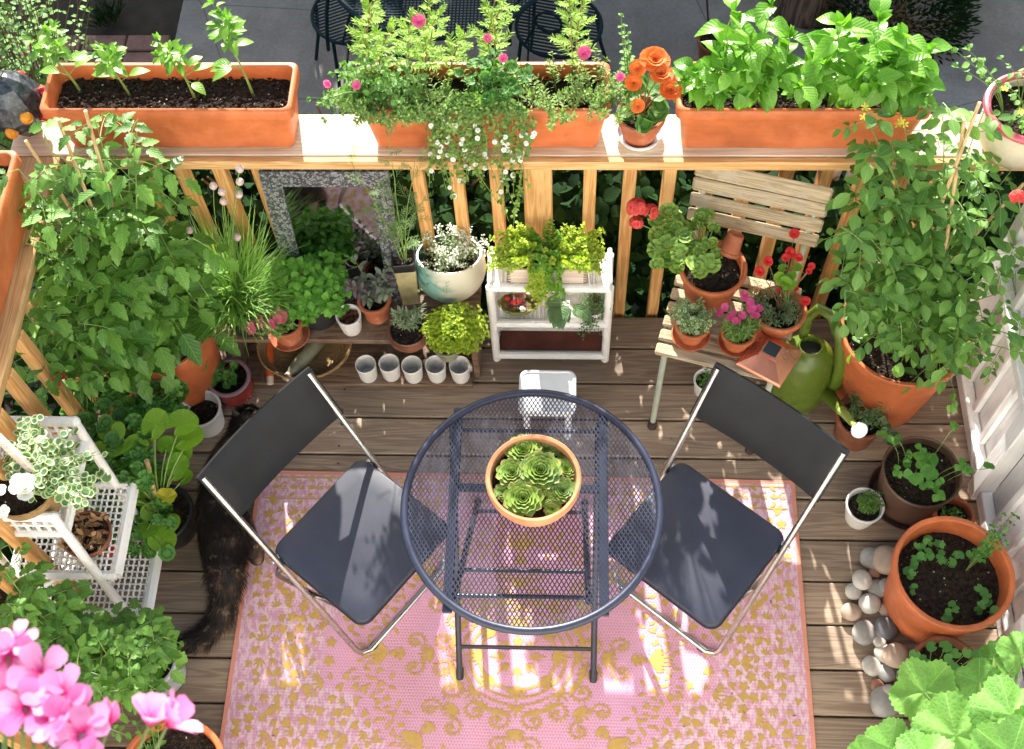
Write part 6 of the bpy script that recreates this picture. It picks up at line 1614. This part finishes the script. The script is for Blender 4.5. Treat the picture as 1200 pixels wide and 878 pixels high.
    lm = MB(); [leaf(lm, V((0, 0, .05)), V((U(-1, 1), U(-1, 1), .5)), UP, .04, .02, OV, .5, .2) for _ in range(9)]; part('foliage', lm, M['gerang'], t)
def bowl():
    c = at(625, 559, .83); t = thing('succulent_bowl', 'round terracotta bowl of green hens and chicks succulents on the mesh table', 'potted plant', (c.x, c.y, .711))
    Rb = .126; mb = MB(); prof = [(.0001, 0), (.082, 0), (.092, .006), (.112, .045), (Rb, .09), (Rb + .001, .113), (Rb - .003, .118), (Rb - .011, .116), (Rb - .014, .10), (Rb - .016, .08)]
    mb.lathe(prof, 52); part('bowl', mb, M['bowlclay'], t); mb = MB(); soil_disc(mb, Rb - .015, .086); part('soil', mb, [M['soil'], M['perlite']], t)
    def rosette(p, r, n):
        mb = MB(); layers = 7
        for l in range(layers):
            k = l / (layers - 1); m_ = max(4, int(11 - 6 * k)); rr = r * (1.0 - .80 * k)
            for i in range(m_):
                a = 2 * pi * i / m_ + l * 1.1 + U(-.08, .08); el = .12 + 1.15 * k; o = V((cos(a) * cos(el), sin(a) * cos(el), sin(el)))
                nn = V((-cos(a) * sin(el), -sin(a) * sin(el), cos(el))); w = rr * .62
                base = V((cos(a), sin(a), 0)) * r * .06 + V((0, 0, r * .10 * k)); b0 = len(mb.v)
                for (tt, ww, th_) in ((0, .4, .5), (.35, .8, 1), (.65, 1.0, 1), (.86, .75, .7), (1.0, .06, .1)):
                    c_ = base + o * rr * tt + nn * (rr * .16 * tt * tt); s = V((-sin(a), cos(a), 0)); h = w * .13 * th_
                    mb.v += [c_ + s * w * ww / 2 + nn * h * 1.1, c_ + nn * h * .3, c_ - s * w * ww / 2 + nn * h * 1.1, c_ - nn * h * 1.6]
                tv = (0, .35, .65, .86, 1)
                for q in range(4):
                    for j in range(4):
                        a_ = b0 + q * 4; mb.face([a_ + j, a_ + 4 + j, a_ + 4 + (j + 1) % 4, a_ + (j + 1) % 4], 0, [(.3, tv[q]), (.3, tv[q + 1]), (.3, tv[q + 1]), (.3, tv[q])])
        tilt = Euler((-p.y * 2.2, p.x * 2.2, 0)).to_matrix() if n else Matrix.Identity(3)
        mb.v = [tilt @ v + p for v in mb.v]; part('succulent_rosette', mb, M['succ'], t)
    for px, py, r in ((634, 550, .060), (612, 584, .056), (598, 551, .046), (612, 521, .052), (642, 518, .034), (663, 573, .040), (640, 582, .028), (668, 544, .034), (586, 574, .028), (650, 596, .026), (664, 524, .022), (676, 560, .022)):
        p = (at(px, py, .83) - t.location) * .90; p.z = .086 + .018 * max(0, 1 - (p.x ** 2 + p.y ** 2) / .01); rosette(p, r * .98, 1)
def stones():
    L = [(1039.6, 655, 19, 'stoneB', 'large smooth tan stone at the top of the pile beside the terracotta pot', 0, 1), (1022, 653, 14, 'stoneA', 'grey stone tucked behind the large tan stone at the top of the pile', 0, 1), (1026, 670, 7.5, 'stoneE', 'tiny brown pebble just below the large tan stone', 0, 0), (1011, 678, 12.5, 'stoneD', 'pale grey sunlit stone left of centre near the top of the pile', 1, 0),
         (1001, 692, 10.5, 'stoneD', 'pale stone at the upper left edge of the pile', 0, 0), (1029, 689, 11.5, 'stoneA', 'grey green stone in the upper middle of the pile', 0, 0), (1040, 686, 10, 'stoneA', 'grey stone touching the terracotta pot in the upper part of the pile', 1, 0), (1020, 706, 13, 'stoneD', 'oval pale stone with a sunlit top in the middle of the pile', 0, 0),
         (1040, 715, 9.5, 'stoneB', 'tan stone against the terracotta pot in the middle of the pile', 0, 0), (998, 716, 12.5, 'stoneB', 'flat round tan stone, the leftmost of the pile', 0, 0), (1014, 740, 15.5, 'stoneA', 'large grey stone at the left middle of the pile', 0, 0), (1038, 735, 15, 'stoneC', 'dark shiny stone right of the large grey stone', 0, 0), (1031, 751, 8, 'stoneD', 'small pale stone leaning on the large grey stone', 1, 0),
         (1037, 765, 12, 'stoneD', 'pale stone partly under the round tan stone in the lower pile', 0, 0), (1050, 767, 14.5, 'stoneB', 'round tan stone resting on another in the lower pile', 1, 0), (1022, 780, 11, 'stoneD', 'small round cream stone at the left of the lower pile', 0, 0), (1040, 788, 11, 'stoneA', 'small grey stone above the stacked pair at the bottom', 0, 0), (1053, 790, 7, 'stoneA', 'very small grey pebble beside the pot in the lower pile', 0, 0),
         (1039, 821, 17.5, 'stoneA', 'large grey stone at the bottom of the pile carrying a smaller stone', 0, 0), (1043, 813, 11, 'stoneD', 'smaller grey stone stacked on the bottom stone', 1, 1), (1029, 803, 8, 'stoneE', 'small reddish stone above the stacked pair at the bottom', 0, 0), (1056, 803, 8.5, 'stoneE', 'reddish stone at the right edge of the lower pile', 0, 0), (1062, 642, 9, 'stoneC', 'small dark stone behind the large tan stone beside the terracotta pot', 0, 0)]
    for px, py, r, m, lab, up, _ in L:
        rr = r / 372; z = rr * .5 + (rr * .55 if up else 0); c = at(px, py, z + rr * .3); mb = MB(); mb.ball((0, 0, 0), (rr, rr * U(.88, 1.1), rr * .55), 22)
        s = V((px, py, 0)) * .01
        for p in mb.v: p += p.normalized() * rr * .13 * noise.noise(s + p / rr * .9)
        for p in mb.v: p.z = max(p.z, -rr * .5)
        o = part('stone', mb, M[m], None); o.location = (c.x, c.y, z); o.rotation_euler = (U(-.12, .12) * up, U(-.12, .12) * up, U(0, 6)); tag(o, lab, 'stone', 'smooth stones piled beside the terracotta pot')
def cat():
    t = None
    V0 = [((-1.035, 1.775, .20), .032), ((-1.040, 1.742, .235), .048), ((-1.055, 1.69, .225), .045), ((-1.085, 1.62, .20), .066), ((-1.105, 1.53, .185), .072), ((-1.10, 1.43, .18), .078), ((-1.07, 1.34, .18), .078), ((-1.065, 1.27, .165), .058), ((-1.07, 1.20, .11), .032), ((-1.09, 1.13, .05), .028), ((-1.14, 1.075, .03), .025), ((-1.20, 1.05, .026), .012)]
    c0 = V((-1.08, 1.45, 0)); ed = [(i, i + 1) for i in range(len(V0) - 1)]
    def limb(root, pts):
        k = root
        for p, r in pts: V0.append((p, r)); ed.append((k, len(V0) - 1)); k = len(V0) - 1
    limb(3, [((-1.135, 1.63, .13), .032), ((-1.135, 1.625, .07), .020), ((-1.135, 1.655, .018), .018), ((-1.135, 1.68, .014), .014)])
    limb(3, [((-1.035, 1.65, .13), .032), ((-1.035, 1.645, .07), .020), ((-1.035, 1.675, .018), .018), ((-1.035, 1.70, .014), .014)])
    limb(6, [((-1.13, 1.36, .12), .046), ((-1.15, 1.31, .06), .022), ((-1.14, 1.36, .018), .019), ((-1.14, 1.39, .014), .014)])
    limb(6, [((-1.01, 1.36, .12), .046), ((-.99, 1.31, .065), .022), ((-1.0, 1.36, .024), .019), ((-1.0, 1.39, .022), .014)])
    me = bpy.data.meshes.new('cat'); me.from_pydata([tuple(V(p) - c0) for p, r in V0], ed, []); o = bpy.data.objects.new('cat', me); col.objects.link(o); o.location = c0
    me.materials.append(M['cat'])
    sk = o.modifiers.new('Skin', 'SKIN'); sk.use_smooth_shade = True
    me.skin_vertices[0].data  # layer made by the modifier
    for i, (p, r) in enumerate(V0): me.skin_vertices[0].data[i].radius = (r, r * .95); me.skin_vertices[0].data[i].use_root = (i == 5)
    sb = o.modifiers.new('Sub', 'SUBSURF'); sb.levels = 2; sb.render_levels = 2
    tag(o, 'tortoiseshell cat walking away past the folding chair on the left, tail low', 'cat')
    for sx in (-1, 1):
        mb = MB()
        e = V((-1.04 + sx * .030, 1.742, .268)) - c0; b = len(mb.v)
        mb.v += [e + V((-.017, -.004, 0)), e + V((.017, -.004, 0)), e + V((sx * .008, .002, .042)), e + V((0, .014, .0)), e + V((0, -.016, 0))]
        mb.face([b, b + 4, b + 2]); mb.face([b + 4, b + 1, b + 2]); mb.face([b + 1, b + 3, b + 2]); mb.face([b + 3, b, b + 2])
        part('ear', mb, M['cat'], o)
    mb = MB(); chain = V0[:12]; 
    for k in range(17000):
        i = random.choices(range(11), [2, 3, 3, 5, 5, 5, 5, 4, 3, 3, 2])[0]; u = R(); a = V(chain[i][0]).lerp(V(chain[i + 1][0]), u); r = chain[i][1] * (1 - u) + chain[i + 1][1] * u
        d = (V(chain[i + 1][0]) - V(chain[i][0])).normalized(); x = d.cross(UP).normalized(); y = x.cross(d); an = U(-.5, pi + .5); nr = x * cos(an) + y * sin(an)
        L = U(.022, .042) * (1.5 if i >= 7 else 1); p = a + nr * r * .97 - c0; dd = (d * 1.0 + nr * .38 + jit(.35)).normalized(); s = dd.cross(nr).normalized() * .0013; b = len(mb.v)
        mb.v += [p - s, p + s, p + dd * L * .6 + s * .7 - UP * .001, p + dd * L - UP * .003, p + dd * L * .6 - s * .7 - UP * .001]; mb.face([b, b + 1, b + 2, b + 3, b + 4])
    part('fur', mb, M['cat'], o, ang=0)
def extras():
    t = thing('white_poles', 'bundle of leaning white painted poles behind the railing right of the slatted chair', 'poles', (.86, 2.56, -.9))
    for k in range(3):
        mb = MB(); mb.tube([(k * .045 - .05, U(-.02, .02), .01), (k * .05 + .0, .02, 1.62)], .016, 8); part('pole', mb, M['grey_metal'], t)
    e = at(1195, 230, 1.0); t = thing('hanging_geranium', 'terracotta pot of an orange red geranium behind the white fence', 'potted plant', (1.50, 1.95, 0.0)); pot(t, .11, .08, .16, 'clay'); sm = MB(); fm = MB(); lm = MB(); p_ = at(1193, 232, 1.05) - t.location
    umbel(sm, fm, V((0, 0, .13)), p_, .022, 16, .013); geranium(sm, lm, V((0, 0, .13)), [V((U(-.1, .1), U(-.1, .1), U(.2, .4))) for _ in range(20)]); part('stems', sm, M['stem'], t); part('flower', fm, M['scarlet'], t); part('foliage', lm, M['gerang'], t)
M['mosaicdark'] = plain('dark_mosaic_glass', (.06, .07, .08), .25, .3, var=.6, sc=60)
M['redglass'] = plain('red_glass', (.45, .02, .02), .1); M['amberglass'] = plain('amber_glass', (.7, .3, .02), .12)
M['marjpot'] = plain('pale_yellow_tin', (.42, .36, .18), .4, var=.25)
M['sagegreen'] = leafm('alyssum_leaf', (.16, .24, .10), (.42, .48, .30), 0, .5, .2)
M['mossb'] = plain('dry_moss', (.16, .15, .04), .9, var=.5, sc=120, bump=1.0)
M['broad'] = leafm('grey_green_broad_leaf', (.06, .14, .04), (.12, .21, .08), .5, .5, .2)
M['varieg2'] = leafm('pale_edged_leaf', (.08, .2, .05), (.2, .34, .12), .1, .5, .25, edge=(.6, .62, .4))
M['creamfl'] = petalm('cream_petal', (.66, .66, .45), (.74, .72, .55))
M['gloves'] = plain('orange_red_cloth', (.45, .07, .03), .8, var=.2)
M['brownplas'] = plain('dark_brown_plastic', (.10, .055, .035), .45, var=.2)
M['grey_pot'] = plain('pale_grey_plastic', (.48, .5, .55), .4)
M['seedl2'] = leafm('small_herb_leaf', (.07, .16, .03), (.16, .28, .06), .1, .5, .25)


setting(); railing(); fence(); far(); patio_furniture()
bench(); shelf_unit(); tier_stand(); slat_chair(); table(); rugobj()
fold_chair((-.69, 1.327, 0), (.79, -.613), 'navy folding chair left of the mesh table, its seat streaked with sunlight')
fold_chair((.455, 1.354, 0), (-.62, -.785), 'navy folding chair right of the mesh table, its seat mostly in shade')
rail_things(); tomatoes(); bench_pots(); shelf_pots(); chair_pots(); floor_pots(); bowl(); stones(); cat(); extras()

# ------------------------------------------------------------ camera, light
cam = bpy.data.cameras.new('camera'); co = bpy.data.objects.new('camera', cam); col.objects.link(co)
co.location = (0, 0, CH); m3 = Matrix((CAMR, CAMU, -CAMF)).transposed(); co.rotation_euler = m3.to_euler()
cam.sensor_fit = 'HORIZONTAL'; cam.sensor_width = 36; cam.lens = CF / 1200 * 36; cam.clip_start = .02; cam.clip_end = 300
cam.dof.use_dof = True; cam.dof.focus_distance = 3.2; cam.dof.aperture_fstop = 14
scene.camera = co
EL, AZ = radians(28.5), radians(7)
w = bpy.data.worlds.new('World'); scene.world = w; w.use_nodes = True; nt = w.node_tree
bg = nt.nodes['Background']; sky = nt.nodes.new('ShaderNodeTexSky'); sky.sky_type = 'NISHITA'; sky.sun_disc = False; sky.sun_elevation = EL; sky.sun_rotation = -AZ; sky.air_density = 1.0; sky.dust_density = 1.5
mx = nt.nodes.new('ShaderNodeMix'); mx.data_type = 'RGBA'; mx.blend_type = 'MULTIPLY'; mx.inputs[0].default_value = 1.0; mx.inputs[7].default_value = (1.05, .94, .79, 1); nt.links.new(sky.outputs[0], mx.inputs[6]); nt.links.new(mx.outputs[2], bg.inputs[0]); bg.inputs[1].default_value = .15
sl = bpy.data.lights.new('sun', 'SUN'); sl.energy = 5.0; sl.angle = radians(.55); sl.color = (1, .955, .88)
so = bpy.data.objects.new('sun', sl); col.objects.link(so)
d = V((-sin(AZ) * cos(EL), cos(EL) * cos(AZ), sin(EL)))  # towards the sun
so.rotation_euler = d.to_track_quat('Z', 'Y').to_euler()
scene.view_settings.view_transform = 'Standard'; scene.view_settings.look = 'None'; scene.view_settings.exposure = 1.56; scene.view_settings.gamma = 1.0
scene.view_settings.use_curve_mapping = False
